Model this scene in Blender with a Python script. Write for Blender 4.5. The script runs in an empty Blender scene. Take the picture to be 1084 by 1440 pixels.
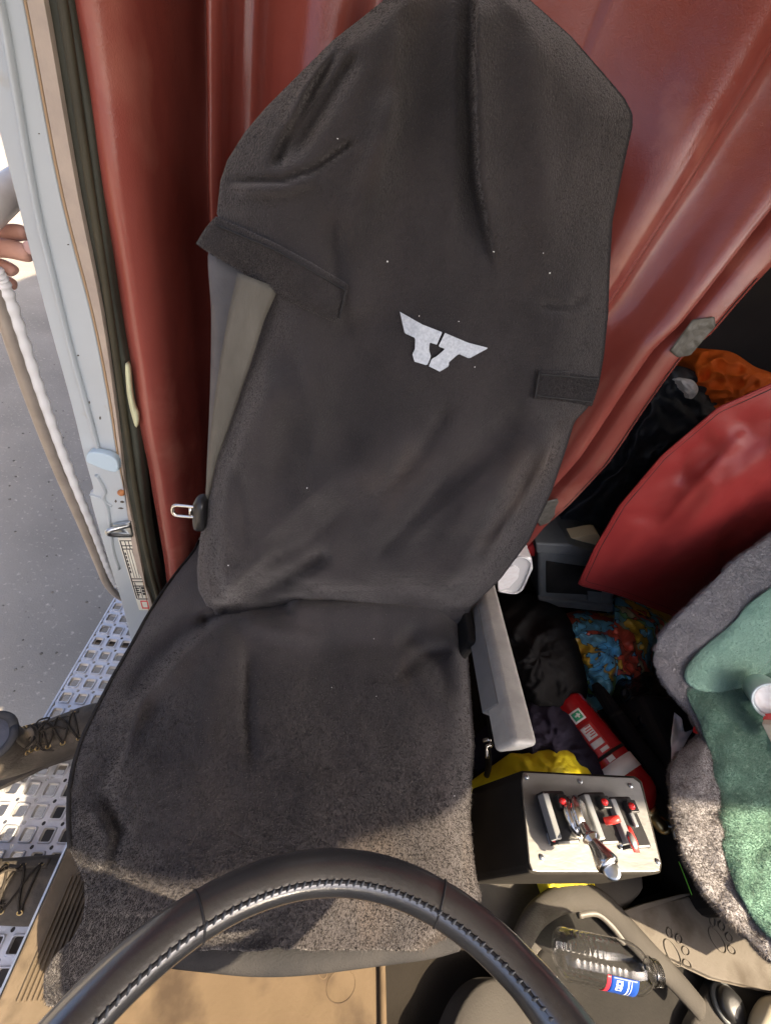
import bpy, bmesh, math, random
import numpy as np
from mathutils import Vector, Matrix, noise as mn
random.seed(7); rng = np.random.default_rng(7)
sc = bpy.context.scene
COL = sc.collection
# ---------------------------------------------------------------- camera (cab axes: x across, y to the rear, z up; cab floor z = 0)
FPX = 560.0
CAM = np.array([0.0, 0.0, 1.25])
PITCH, ROLL, YAW = math.radians(40), math.radians(20), math.radians(14)
_h = np.array([math.sin(YAW), math.cos(YAW), 0]); _k = np.array([0, 0, 1.0])
FW = _h*math.cos(PITCH) - _k*math.sin(PITCH)
_R = np.array([math.cos(YAW), -math.sin(YAW), 0]); _U = _h*math.sin(PITCH) + _k*math.cos(PITCH)
RT = math.cos(ROLL)*_R + math.sin(ROLL)*_U
UP = -math.sin(ROLL)*_R + math.cos(ROLL)*_U
cd = bpy.data.cameras.new('camera'); cam = bpy.data.objects.new('camera', cd); COL.objects.link(cam)
cd.sensor_fit = 'VERTICAL'; cd.sensor_height = 36; cd.lens = 36*FPX/1440; cd.clip_start = .02; cd.clip_end = 400
M = Matrix(((RT[0], UP[0], -FW[0], CAM[0]), (RT[1], UP[1], -FW[1], CAM[1]), (RT[2], UP[2], -FW[2], CAM[2]), (0, 0, 0, 1)))
cam.matrix_world = M
sc.camera = cam
# ---------------------------------------------------------------- light
SUN_TRAVEL = Vector((-.52, .42, -.74)).normalized()
w = bpy.data.worlds.new('World'); sc.world = w; w.use_nodes = True
nt = w.node_tree; bg = nt.nodes['Background']
sky = nt.nodes.new('ShaderNodeTexSky'); sky.sky_type = 'NISHITA'; sky.sun_disc = False
sky.sun_elevation = math.asin(-SUN_TRAVEL.z); sky.sun_rotation = math.atan2(-SUN_TRAVEL.x, -SUN_TRAVEL.y); sky.air_density = .55; sky.dust_density = 5.0; sky.ozone_density = .0
nt.links.new(sky.outputs[0], bg.inputs[0]); bg.inputs[1].default_value = .125
sl = bpy.data.lights.new('sun', 'SUN'); sl.energy = 4.4; sl.angle = math.radians(.6); sl.color = (1, .82, .58)
so = bpy.data.objects.new('sun', sl); COL.objects.link(so)
so.rotation_euler = SUN_TRAVEL.to_track_quat('-Z', 'Y').to_euler(); so.location = (3, -3, 5)
sc.view_settings.view_transform = 'Standard'; sc.view_settings.look = 'None'
sc.view_settings.exposure = 2.0; sc.view_settings.gamma = 1
sc.view_settings.use_curve_mapping = False
sc.render.engine = 'CYCLES'
sc.cycles.use_denoising = True
sc.cycles.max_bounces = 8
# ---------------------------------------------------------------- helpers
def ray(x, y): return FW + RT*(x-542)/FPX - UP*(y-720)/FPX
def PZ(x, y, v): d = ray(x, y); return CAM + d*((v-CAM[2])/d[2])
def PY(x, y, v): d = ray(x, y); return CAM + d*((v-CAM[1])/d[1])
def PX(x, y, v): d = ray(x, y); return CAM + d*((v-CAM[0])/d[0])
def PP(x, y, p0, n): d = ray(x, y); return CAM + d*(np.dot(np.asarray(p0)-CAM, n)/np.dot(d, n))
def nz(p, s, seed=0.0): return mn.noise(Vector((p[0]*s+seed, p[1]*s+seed*.7, p[2]*s-seed)))
def sm(a, b, x):
    t = min(1, max(0, (x-a)/(b-a))); return t*t*(3-2*t)
def interp(tab, y):
    xs = [t[0] for t in tab]; return float(np.interp(y, xs, [t[1] for t in tab]))
def spl(pts, n):
    """Catmull-Rom through pts, n samples"""
    P = [np.asarray(p, float) for p in pts]; P = [2*P[0]-P[1]] + P + [2*P[-1]-P[-2]]
    out = []
    m = len(P)-3
    for k in range(n):
        t = k/(n-1)*m; i = min(int(t), m-1); f = t-i
        a, b, c, d = P[i:i+4]
        out.append(.5*((2*b)+(-a+c)*f+(2*a-5*b+4*c-d)*f*f+(-a+3*b-3*c+d)*f**3))
    return out
def closed_resample(poly, n, smooth=True):
    P = [np.asarray(p, float) for p in poly]
    if smooth:
        m = len(P); Q = []
        for i in range(m):
            a, b, c, d = P[i-1], P[i], P[(i+1) % m], P[(i+2) % m]
            for k in range(8):
                f = k/8; Q.append(.5*((2*b)+(-a+c)*f+(2*a-5*b+4*c-d)*f*f+(-a+3*b-3*c+d)*f**3))
        P = Q
    P = P+[P[0]]
    L = [0]
    for a, b in zip(P, P[1:]): L.append(L[-1]+np.linalg.norm(b-a))
    s = np.linspace(0, L[-1], n+1)[:-1]; A = np.array(P)
    return [np.array([np.interp(t, L, A[:, k]) for k in range(A.shape[1])]) for t in s]
WO = {}
def empty(name, loc, label, cat, group=None):
    o = bpy.data.objects.new(name, None); COL.objects.link(o); o.location = loc; o.empty_display_size = .05
    WO[o.name] = np.asarray(loc, float); tag(o, label, cat, group); return o
def tag(o, label=None, cat=None, group=None, kind=None):
    for k, v in (('label', label), ('category', cat), ('group', group), ('kind', kind)):
        if v: o[k] = v
    return o
def build(name, V, F, mat, parent=None, smooth=True, kind=None, label=None, mods=(), matidx=None):
    V = np.asarray(V, float).reshape(-1, 3)
    c = (V.min(0)+V.max(0))/2
    if parent is None: c[2] = V[:, 2].min()
    me = bpy.data.meshes.new(name); me.from_pydata((V-c).tolist(), [], F)
    ms = mat if isinstance(mat, (list, tuple)) else [mat]
    for m in ms: me.materials.append(m)
    if matidx is not None: me.polygons.foreach_set('material_index', matidx)
    if smooth: me.polygons.foreach_set('use_smooth', [True]*len(me.polygons))
    me.update()
    o = bpy.data.objects.new(name, me); COL.objects.link(o); WO[o.name] = c
    if parent is not None:
        o.parent = parent; o.location = c-WO[parent.name]
    else: o.location = c
    if kind: o['kind'] = kind
    if label: o['label'] = label
    for m in mods:
        if m[0] == 'solid':
            x = o.modifiers.new('s', 'SOLIDIFY'); x.thickness = m[1]; x.offset = m[2] if len(m) > 2 else -1
        elif m[0] == 'bevel':
            x = o.modifiers.new('b', 'BEVEL'); x.width = m[1]; x.segments = m[2] if len(m) > 2 else 2; x.limit_method = 'ANGLE'; x.angle_limit = math.radians(35)
            x.harden_normals = False
        elif m[0] == 'sub':
            x = o.modifiers.new('u', 'SUBSURF'); x.levels = m[1]; x.render_levels = m[1]
    if smooth and any(m[0] == 'bevel' for m in mods):
        o.modifiers.new('w', 'WEIGHTED_NORMAL')
    return o
def G(fn, ni, nj, flip=False, wrap=False):
    """grid surface: fn(i/(ni-1), j/(nj-1))"""
    V = [fn(i/(ni-1), j/(nj-1)) for j in range(nj) for i in range(ni)]
    F = []
    for j in range(nj-1):
        for i in range(ni-1):
            a = j*ni+i; q = (a, a+1, a+1+ni, a+ni); F.append(q[::-1] if flip else q)
    return V, F
def ringloft(rings, cap=True):
    n = len(rings[0]); V = [p for r in rings for p in r]; F = []
    for k in range(len(rings)-1):
        for i in range(n):
            a = k*n+i; b = k*n+(i+1) % n; F.append((a, b, b+n, a+n))
    if cap:
        F.append(tuple(range(n))[::-1]); F.append(tuple((len(rings)-1)*n+i for i in range(n)))
    return V, F
def frames(P):
    P = [np.asarray(p, float) for p in P]; T = []
    for i in range(len(P)):
        t = P[min(i+1, len(P)-1)]-P[max(i-1, 0)]; T.append(t/(np.linalg.norm(t)+1e-12))
    n = np.cross(T[0], (0, 0, 1));
    if np.linalg.norm(n) < 1e-3: n = np.cross(T[0], (0, 1, 0))
    n /= np.linalg.norm(n); out = []
    for t in T:
        n = n-t*np.dot(n, t); n /= np.linalg.norm(n); out.append((t, n, np.cross(t, n)))
    return out
def tube(P, rad, seg=10, cap=True, ab=None):
    fr = frames(P); R = []
    for k, (p, (t, n, b)) in enumerate(zip(P, fr)):
        r = rad[k] if hasattr(rad, '__len__') else rad
        R.append([np.asarray(p)+r*(math.cos(a)*n+math.sin(a)*b*(ab or 1)) for a in np.linspace(0, 2*math.pi, seg, endpoint=False)])
    return ringloft(R, cap)
def lathe(p0, p1, prof, seg=24):
    """prof: (t along the axis 0..1, radius)"""
    p0 = np.asarray(p0, float); p1 = np.asarray(p1, float)
    P = [p0+(p1-p0)*t for t, _ in prof]
    ax = (p1-p0)/np.linalg.norm(p1-p0); n = np.cross(ax, (.3, .2, 1)); n /= np.linalg.norm(n); b = np.cross(ax, n)
    R = [[p+r*(math.cos(a)*n+math.sin(a)*b) for a in np.linspace(0, 2*math.pi, seg, endpoint=False)] for p, (_, r) in zip(P, prof)]
    return ringloft(R)
def join(*VF):
    V = []; F = []
    for v, f in VF:
        o = len(V); V += [np.asarray(p) for p in v]; F += [tuple(i+o for i in q) for q in f]
    return V, F
def boxm(c, s, rot=None):
    c = np.asarray(c, float); V = []
    for z in (-1, 1):
        for y in (-1, 1):
            for x in (-1, 1):
                p = np.array([x*s[0]/2, y*s[1]/2, z*s[2]/2])
                if rot is not None: p = np.array(rot) @ p
                V.append(c+p)
    return V, [(0, 2, 3, 1), (4, 5, 7, 6), (0, 1, 5, 4), (2, 6, 7, 3), (0, 4, 6, 2), (1, 3, 7, 5)]
def prism(pts, off):
    """closed polygon pts (3d) extruded by off"""
    n = len(pts); off = np.asarray(off, float)
    V = [np.asarray(p, float) for p in pts]+[np.asarray(p, float)+off for p in pts]
    F = [tuple(range(n)), tuple(range(2*n-1, n-1, -1))]+[(i, i+n, (i+1) % n+n, (i+1) % n) for i in range(n)]
    return V, F
def disc(outline, fn, rings=14, n=72, centre=None, skirt=None, smooth=True):
    """patch inside a pixel outline: fn(q, rho) -> world point; skirt(p) -> lower point"""
    B = closed_resample(outline, n, smooth); c = np.asarray(centre, float) if centre is not None else np.mean(B, 0)
    V = [fn(c, 0.0)]; F = []
    for k in range(1, rings+1):
        r = (k/rings)**.8
        for b in B: V.append(fn(c+(b-c)*r, r))
    for i in range(n): F.append((0, 1+(i+1) % n, 1+i))
    for k in range(rings-1):
        for i in range(n):
            a = 1+k*n+i; b = 1+k*n+(i+1) % n; F.append((a, b, b+n, a+n))
    if skirt:
        base = 1+(rings-1)*n
        for i in range(n): V.append(skirt(V[base+i]))
        for i in range(n): F.append((base+i, base+(i+1) % n, base+n+(i+1) % n, base+n+i))
        F.append(tuple(base+n+i for i in range(n))[::-1])
    return V, F
def segd(p, a, b):
    ap = (p[0]-a[0], p[1]-a[1]); ab = (b[0]-a[0], b[1]-a[1]); L = ab[0]**2+ab[1]**2
    t = min(1, max(0, (ap[0]*ab[0]+ap[1]*ab[1])/L)); dx = ap[0]-t*ab[0]; dy = ap[1]-t*ab[1]
    return math.hypot(dx, dy), (ab[0]*ap[1]-ab[1]*ap[0])/math.sqrt(L), t
def folds(p, L):
    """sum of creases: (polyline, width px, height m, kind) kind r ridge, s one-sided pleat"""
    z = 0
    for pl, wd, amp, kd in L:
        best = None; m = len(pl)-1
        for i in range(m):
            d, s, t = segd(p, pl[i], pl[i+1])
            if best is None or d < best[0]: best = (d, s, (i+t)/m)
        d, s, t = best
        fade = sm(0, .18, t)*(1-sm(.7, 1, t)) if kd.isupper() else 1
        if kd == 'K': z += amp*fade*math.exp(-math.hypot(d, 3.0)/wd)
        elif kd in 'rR': z += amp*fade*math.exp(-(d/wd)**2)
        else: z += amp*fade*math.exp(-d/wd)*math.tanh(s/4)
    return z
def blades(points, normals, length, width, mat, name, parent, comb=(0, 0, 0), jit=.5, seg=2):
    P = np.asarray(points); N = np.asarray(normals); n = len(P); cb_ = np.asarray(comb, float)
    d = N+cb_+rng.normal(size=(n, 3))*jit; d /= np.linalg.norm(d, axis=1)[:, None]
    s = np.cross(d, rng.normal(size=(n, 3))); s /= np.linalg.norm(s, axis=1)[:, None]+1e-9; s *= width
    l = (length*(.6+.7*rng.random(n)))[:, None]; bend = rng.normal(size=(n, 3))*.35*l+cb_*l*.4
    V = np.stack([P-s, P+s, P+d*l*.6-s*.6, P+d*l*.6+s*.6, P+d*l+bend], 1).reshape(-1, 3)
    o = np.arange(n)*5; Q = np.stack([o, o+1, o+3, o+2], 1).tolist(); T = np.stack([o+2, o+3, o+4], 1).tolist()
    return build(name, V, Q+T, mat, parent, kind='stuff')
def sample(V, F, n, cond=None):
    V = np.asarray(V); tri = []
    for f in F:
        for k in range(1, len(f)-1): tri.append((f[0], f[k], f[k+1]))
    T = np.array(tri); a, b, c = V[T[:, 0]], V[T[:, 1]], V[T[:, 2]]
    N = np.cross(b-a, c-a); ar = np.linalg.norm(N, axis=1); N /= ar[:, None]+1e-12
    idx = rng.choice(len(T), n, p=ar/ar.sum()); r1 = np.sqrt(rng.random(n)); r2 = rng.random(n)
    P = a[idx]*(1-r1)[:, None]+b[idx]*(r1*(1-r2))[:, None]+c[idx]*(r1*r2)[:, None]; Nn = N[idx]
    flip = ((CAM-P)*Nn).sum(1) < 0; Nn[flip] *= -1
    return P, Nn
# ---------------------------------------------------------------- materials
FRONT = {'tan_rubber_mat', 'greige_rubber_mat', 'sill_plastic', 'floor_lining', 'greige_plastic', 'brushed_panel', 'box_body', 'cream_knob', 'clear_pet', 'label_ink_white', 'polished_steel', 'zinc_steel', 'brass', 'grey_sock', 'switch_black', 'holder_lip_grey', 'cast_aluminium', 'hi_vis_yellow', 'label_blue', 'label_red_edge', 'black_wheel_leather', 'skin', 'nail', 'pale_headlining', 'hi_vis_orange'}
def mat(name, c1, c2=None, scale=12, rough=.5, metal=0, bump=0, bscale=200, bump2=0, bscale2=15, sheen=0, coat=0, spec=.5, trans=0, stretch=(1, 1, 1), ior=1.45, rvar=0, emit=0, dirt=None, dscale=6, damt=.55):
    if name not in FRONT:
        kk = lambda c: tuple(min(.82, v*1.6) for v in c) if c else c
        c1, c2, dirt = kk(c1), kk(c2), kk(dirt)
    m = bpy.data.materials.new(name); m.use_nodes = True; t = m.node_tree; N = t.nodes; Lk = t.links
    b = N['Principled BSDF']
    b.inputs['Base Color'].default_value = (*c1, 1); b.inputs['Roughness'].default_value = rough; b.inputs['Metallic'].default_value = metal
    b.inputs['Specular IOR Level'].default_value = spec; b.inputs['IOR'].default_value = ior
    b.inputs['Transmission Weight'].default_value = trans
    b.inputs['Coat Weight'].default_value = coat; b.inputs['Coat Roughness'].default_value = .18 if 'leather' in name else .15
    if 'wheel' in name: b.inputs['Coat IOR'].default_value = 2.0
    b.inputs['Sheen Weight'].default_value = sheen; b.inputs['Sheen Roughness'].default_value = .5; b.inputs['Sheen Tint'].default_value = (1, .95, .92, 1) if 'charcoal' in name else (1, 1, 1, 1)
    tc = N.new('ShaderNodeTexCoord'); mp = N.new('ShaderNodeMapping'); mp.inputs['Scale'].default_value = stretch
    Lk.new(tc.outputs['Object'], mp.inputs['Vector']); co = mp.outputs['Vector']
    def nzn(s, det=5):
        n = N.new('ShaderNodeTexNoise'); n.inputs['Scale'].default_value = s; n.inputs['Detail'].default_value = det; Lk.new(co, n.inputs['Vector']); return n
    last = None
    if c2:
        n = nzn(scale); r = N.new('ShaderNodeValToRGB'); r.color_ramp.elements[0].position = .32; r.color_ramp.elements[1].position = .68
        r.color_ramp.elements[0].color = (*c1, 1); r.color_ramp.elements[1].color = (*c2, 1)
        Lk.new(n.outputs['Fac'], r.inputs['Fac']); last = r.outputs['Color']
    if dirt:
        n = nzn(dscale, 8); r = N.new('ShaderNodeValToRGB'); r.color_ramp.elements[0].position = damt; r.color_ramp.elements[1].position = damt+.15
        Lk.new(n.outputs['Fac'], r.inputs['Fac']); x = N.new('ShaderNodeMix'); x.data_type = 'RGBA'
        Lk.new(r.outputs['Color'], x.inputs['Factor'])
        if last: Lk.new(last, x.inputs['A'])
        else: x.inputs['A'].default_value = (*c1, 1)
        x.inputs['B'].default_value = (*dirt, 1); last = x.outputs['Result']
    if last: Lk.new(last, b.inputs['Base Color'])
    if rvar:
        n = nzn(scale*1.7); mr = N.new('ShaderNodeMapRange'); mr.inputs['To Min'].default_value = max(0, rough-rvar); mr.inputs['To Max'].default_value = min(1, rough+rvar)
        Lk.new(n.outputs['Fac'], mr.inputs['Value']); Lk.new(mr.outputs['Result'], b.inputs['Roughness'])
    prev = None
    for bb, bs, dist in ((bump2, bscale2, .01), (bump, bscale, .002)):
        if bb:
            n = nzn(bs, 4); bp = N.new('ShaderNodeBump'); bp.inputs['Strength'].default_value = bb; bp.inputs['Distance'].default_value = dist
            Lk.new(n.outputs['Fac'], bp.inputs['Height'])
            if prev: Lk.new(prev, bp.inputs['Normal'])
            prev = bp.outputs['Normal']
    if prev: Lk.new(prev, b.inputs['Normal'])
    if emit: b.inputs['Emission Color'].default_value = (*c1, 1); b.inputs['Emission Strength'].default_value = emit
    return m
M_ = {}
M_['fleece'] = mat('charcoal_fleece', (.0175, .0164, .0176), (.0290, .0258, .0266), 6, .95, dirt=(.037, .0295, .0262), dscale=4.0, damt=.58, bump=.9, bscale=330, sheen=.30, spec=.1, stretch=(1.5, .75, 1))
M_['hem'] = mat('charcoal_hem', (.016, .016, .017), (.024, .023, .023), 20, .95, bump=.6, bscale=400, spec=.05)
M_['thread'] = mat('dark_thread', (.012, .012, .013), rough=.8)
M_['logo'] = mat('logo_print', (.25, .28, .32), (.36, .39, .43), 260, .55, bump=.5, bscale=500, sheen=.2)
M_['vinyl'] = mat('red_vinyl', (.145, .031, .025), (.20, .052, .040), 3, .20, bump=.22, bscale=420, bump2=.35, bscale2=9, coat=.25, rvar=.10, dirt=(.27, .10, .074), dscale=4, damt=.56)
M_['vinyl2'] = mat('deep_red_vinyl', (.165, .017, .017), (.21, .027, .024), 3, .34, bump=.22, bscale=420, bump2=.35, bscale2=8, spec=.3, rvar=.08)
M_['tape'] = mat('grey_tape', (.045, .043, .036), (.085, .080, .068), 60, .45, bump=.8, bscale=90)
M_['white'] = mat('white_paint', (.29, .325, .35), (.26, .29, .31), 5, .32, coat=.25, bump=.05, bscale=60, dirt=(.25, .24, .21), dscale=14, damt=.63)
M_['trim'] = mat('tan_trim', (.30, .25, .205), (.24, .20, .17), 25, .55, bump=.2, bscale=200)
M_['rubber'] = mat('black_rubber', (.022, .024, .018), (.035, .037, .028), 12, .6, bump=.2, bscale=150)
M_['foam'] = mat('pale_foam', (.42, .43, .28), rough=.9, bump=.6, bscale=200)
M_['plate'] = mat('data_plate', (.55, .52, .45), (.48, .45, .38), 20, .5)
M_['ink'] = mat('black_ink', (.02, .018, .02), rough=.6)
M_['redink'] = mat('red_ink', (.55, .05, .05), rough=.6)
M_['zinc'] = mat('zinc_steel', (.62, .66, .68), (.45, .48, .5), 40, .3, metal=1, bump=.1, bscale=100)
M_['asphalt'] = mat('asphalt', (.125, .116, .103), (.18, .167, .148), 1.1, .9, bump=.9, bscale=120, bump2=.3, bscale2=30, dirt=(.26, .238, .208), dscale=38, damt=.6)
M_['alu'] = mat('cast_aluminium', (.78, .78, .80), (.66, .66, .67), 30, .42, metal=.55, bump=.4, bscale=120, dirt=(.30, .27, .25), dscale=22, damt=.62)
M_['chrome'] = mat('polished_steel', (.62, .60, .57), rough=.22, metal=1, bump=.03, bscale=60)
M_['grip'] = mat('grip_lit_white', (.50, .50, .50), rough=.5, bump=.2, bscale=100)  # white of the handle's lit side, put into the colour
M_['tube'] = mat('tube_shade_tan', (.19, .165, .14), (.24, .21, .18), 20, .45, metal=.3)  # tan stands for the shaded side of the same handle
M_['skin'] = mat('skin', (.52, .27, .20), (.60, .34, .26), 35, .5, bump=.35, bscale=240)
M_['nail'] = mat('nail', (.62, .40, .38), rough=.3)
M_['boot'] = mat('worn_leather', (.045, .039, .033), (.085, .073, .06), 14, .7, spec=.2, bump=.7, bscale=120, bump2=.4, bscale2=25, dirt=(.13, .105, .08), dscale=16, damt=.54)
M_['sole'] = mat('boot_sole', (.035, .03, .027), (.07, .06, .05), 20, .8, bump=.4, bscale=90)
M_['lace'] = mat('boot_lace', (.020, .0175, .0155), (.035, .03, .025), 90, .95, spec=.05, bump=.6, bscale=500)
M_['brass'] = mat('brass', (.62, .46, .22), rough=.35, metal=1)
M_['cuff'] = mat('grey_sock', (.05, .052, .058), (.07, .07, .075), 40, .95, spec=.05, bump=.7, bscale=180)
M_['denim'] = mat('work_trousers', (.05, .055, .075), (.07, .075, .095), 30, .9, bump=.5, bscale=300)
M_['shirt'] = mat('work_shirt', (.75, .30, .03), rough=.9)
M_['hair'] = mat('hair', (.05, .035, .025), rough=.7)
M_['mat'] = mat('tan_rubber_mat', (.085, .060, .036), (.115, .083, .052), 5, .8, spec=.2, bump=.35, bscale=140, bump2=.3, bscale2=12, dirt=(.045, .031, .020), dscale=7, damt=.50)
M_['matgrey'] = mat('greige_rubber_mat', (.115, .102, .088), (.14, .125, .108), 7, .8, spec=.2, bump=.35, bscale=160, dirt=(.07, .058, .046), dscale=9, damt=.52)
M_['sill'] = mat('sill_plastic', (.095, .073, .048), (.13, .10, .07), 16, .8, spec=.2, bump=.3, bscale=120, dirt=(.05, .038, .026), dscale=14, damt=.50)
M_['floor'] = mat('floor_lining', (.013, .011, .009), (.02, .017, .014), 8, .9, spec=.15, bump=.5, bscale=150)
M_['console'] = mat('greige_plastic', (.048, .044, .040), (.062, .057, .051), 10, .8, spec=.2, bump=.25, bscale=260)
M_['dark'] = mat('dark_plastic', (.010, .0095, .009), (.014, .013, .012), 20, .75, spec=.12, bump=.2, bscale=200)
M_['black'] = mat('black_cloth', (.005, .005, .0055), (.008, .008, .0085), 15, .9, bump=.5, bscale=260, spec=.12)
M_['jacket'] = mat('black_jacket', (.010, .012, .016), (.016, .018, .022), 10, .5, bump=.3, bscale=200, bump2=.5, bscale2=18)
M_['navy'] = mat('navy_cloth', (.011, .010, .019), (.016, .014, .025), 15, .9, bump=.5, bscale=260, spec=.15)
M_['yellow'] = mat('hi_vis_yellow', (.70, .60, .015), (.62, .50, .01), 25, .65, bump=.4, bscale=300, bump2=.4, bscale2=30)
M_['orange'] = mat('hi_vis_orange', (.85, .16, .012), (.75, .13, .010), 20, .8, bump=.4, bscale=260, bump2=.6, bscale2=28)
M_['cream'] = mat('cream_board', (.55, .42, .26), rough=.6)
M_['red'] = mat('red_cloth', (.5, .03, .03), rough=.7)
M_['arm'] = mat('grey_arm_vinyl', (.20, .195, .18), (.25, .243, .225), 40, .55, bump=.5, bscale=330)
M_['armside'] = mat('grey_arm_panel', (.115, .115, .112), (.135, .133, .13), 30, .6, bump=.3, bscale=260)
M_['belt'] = mat('seat_webbing', (.056, .052, .043), (.072, .067, .056), 60, .6, bump=.6, bscale=500, stretch=(1, 1, .2))
M_['shell'] = mat('grey_seat_shell', (.055, .053, .055), (.07, .067, .068), 30, .65, bump=.3, bscale=250)
M_['leather'] = mat('black_wheel_leather', (.026, .028, .032), (.046, .046, .046), 14, .42, bump=.25, bscale=330, bump2=.12, bscale2=40, coat=1, spec=.8, rvar=.1)
M_['stitch'] = mat('stitch_thread', (.05, .055, .06), rough=.6)
M_['panel'] = mat('brushed_panel', (.30, .30, .295), (.24, .24, .235), 40, .46, metal=.9, bump=.15, bscale=160, dirt=(.20, .185, .16), dscale=18, damt=.6, stretch=(.4, 1, 1))
M_['boxbody'] = mat('box_body', (.018, .0165, .0145), (.028, .025, .021), 12, .8, spec=.12, bump=.2, bscale=150)
M_['switch'] = mat('switch_black', (.02, .02, .021), rough=.32, bump=.1, bscale=150)
M_['switchgrey'] = mat('switch_grey', (.16, .17, .18), rough=.35, metal=.4)
M_['lamp'] = mat('red_lens', (.75, .02, .02), rough=.15, coat=.5)
M_['paddle'] = mat('red_paddle', (.62, .03, .025), rough=.35)
M_['extred'] = mat('extinguisher_red', (.24, .007, .009), (.19, .006, .007), 14, .25, coat=.4)
M_['extwhite'] = mat('extinguisher_band', (.62, .62, .62), rough=.4)
M_['labelwhite'] = mat('label_white', (.62, .60, .58), (.45, .43, .42), 90, .5)
M_['labelred'] = mat('label_red', (.35, .03, .03), rough=.5)
M_['labelgreen'] = mat('label_green', (.02, .20, .10), rough=.5)
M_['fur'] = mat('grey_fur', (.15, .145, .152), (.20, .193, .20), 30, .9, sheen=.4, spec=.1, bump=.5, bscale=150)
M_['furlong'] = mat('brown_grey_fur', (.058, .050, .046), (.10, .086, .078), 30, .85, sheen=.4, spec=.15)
M_['green'] = mat('green_fleece', (.078, .145, .112), (.105, .185, .145), 22, .95, bump=.6, bscale=170, bump2=.4, bscale2=45, sheen=.3, spec=.1)
M_['greenpale'] = mat('pale_green_fleece', (.125, .215, .170), (.155, .255, .205), 25, .95, bump=.8, bscale=170, sheen=.5, spec=.1)
M_['case'] = mat('dark_case_plastic', (.06, .065, .067), (.08, .085, .087), 20, .45, bump=.2, bscale=200)
M_['tub'] = mat('frosted_tub', (.55, .58, .58), rough=.22, trans=.35)
M_['poly'] = mat('black_polythene', (.008, .008, .009), rough=.22, bump2=.8, bscale2=35)
M_['paper'] = mat('white_paper', (.62, .62, .62), rough=.8)
M_['wall'] = mat('dark_sleeper_lining', (.020, .016, .015), (.028, .022, .02), 8, .85)
M_['shade_roof'] = mat('pale_headlining', (.45, .42, .38), rough=.9)
M_['cup'] = mat('pale_blue_cup', (.45, .52, .62), rough=.3)
M_['strand'] = mat('green_strand', (.15, .5, .05), rough=.5)
M_['bolt'] = mat('rusty_bolt', (.20, .13, .07), (.30, .2, .1), 120, .5, metal=.7)
M_['lint'] = mat('lint', (.6, .6, .6), rough=.9)
M_['plastic'] = mat('clear_pet', (.97, .98, .99), rough=.03, trans=1, ior=1.33)
def glass_pet():
    m = M_['plastic']; b = m.node_tree.nodes['Principled BSDF']; b.inputs['Specular IOR Level'].default_value = .9
glass_pet()
def comic():
    m = bpy.data.materials.new('coloured_print'); m.use_nodes = True; t = m.node_tree; N = t.nodes; L = t.links; b = N['Principled BSDF']
    b.inputs['Roughness'].default_value = .28; b.inputs['Coat Weight'].default_value = .3
    tc = N.new('ShaderNodeTexCoord'); nn = N.new('ShaderNodeTexNoise'); nn.inputs['Scale'].default_value = 11
    ad = N.new('ShaderNodeMix'); ad.data_type = 'RGBA'; ad.blend_type = 'LINEAR_LIGHT'; ad.inputs['Factor'].default_value = .09
    L.new(tc.outputs['Object'], nn.inputs['Vector']); L.new(tc.outputs['Object'], ad.inputs['A']); L.new(nn.outputs['Color'], ad.inputs['B'])
    v = N.new('ShaderNodeTexVoronoi'); v.inputs['Scale'].default_value = 15; v2 = N.new('ShaderNodeTexVoronoi'); v2.inputs['Scale'].default_value = 15; v2.feature = 'DISTANCE_TO_EDGE'
    L.new(ad.outputs['Result'], v.inputs['Vector']); L.new(ad.outputs['Result'], v2.inputs['Vector'])
    sp = N.new('ShaderNodeSeparateColor'); L.new(v.outputs['Color'], sp.inputs['Color'])
    r = N.new('ShaderNodeValToRGB'); r.color_ramp.interpolation = 'CONSTANT'; e = r.color_ramp.elements
    cols = [(0, (.80, .14, .08)), (.15, (.20, .62, .90)), (.44, (.85, .55, .07)), (.54, (.55, .15, .09)), (.64, (.22, .58, .76)), (.82, (.72, .66, .42)), (.92, (.22, .45, .18))]
    e[0].color = (*cols[0][1], 1); e[1].position = cols[1][0]; e[1].color = (*cols[1][1], 1)
    for p, c in cols[2:]: k = e.new(p); k.color = (*c, 1)
    L.new(sp.outputs['Red'], r.inputs['Fac'])
    r2 = N.new('ShaderNodeValToRGB'); r2.color_ramp.elements[0].position = .02; r2.color_ramp.elements[1].position = .035
    r2.color_ramp.elements[0].color = (.05, .05, .09, 1)
    L.new(v2.outputs['Distance'], r2.inputs['Fac'])
    mx = N.new('ShaderNodeMix'); mx.data_type = 'RGBA'; mx.blend_type = 'MULTIPLY'; mx.inputs['Factor'].default_value = 1
    L.new(r.outputs['Color'], mx.inputs['A']); L.new(r2.outputs['Color'], mx.inputs['B']); L.new(mx.outputs['Result'], b.inputs['Base Color'])
    return m
M_['comic'] = comic()
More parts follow.
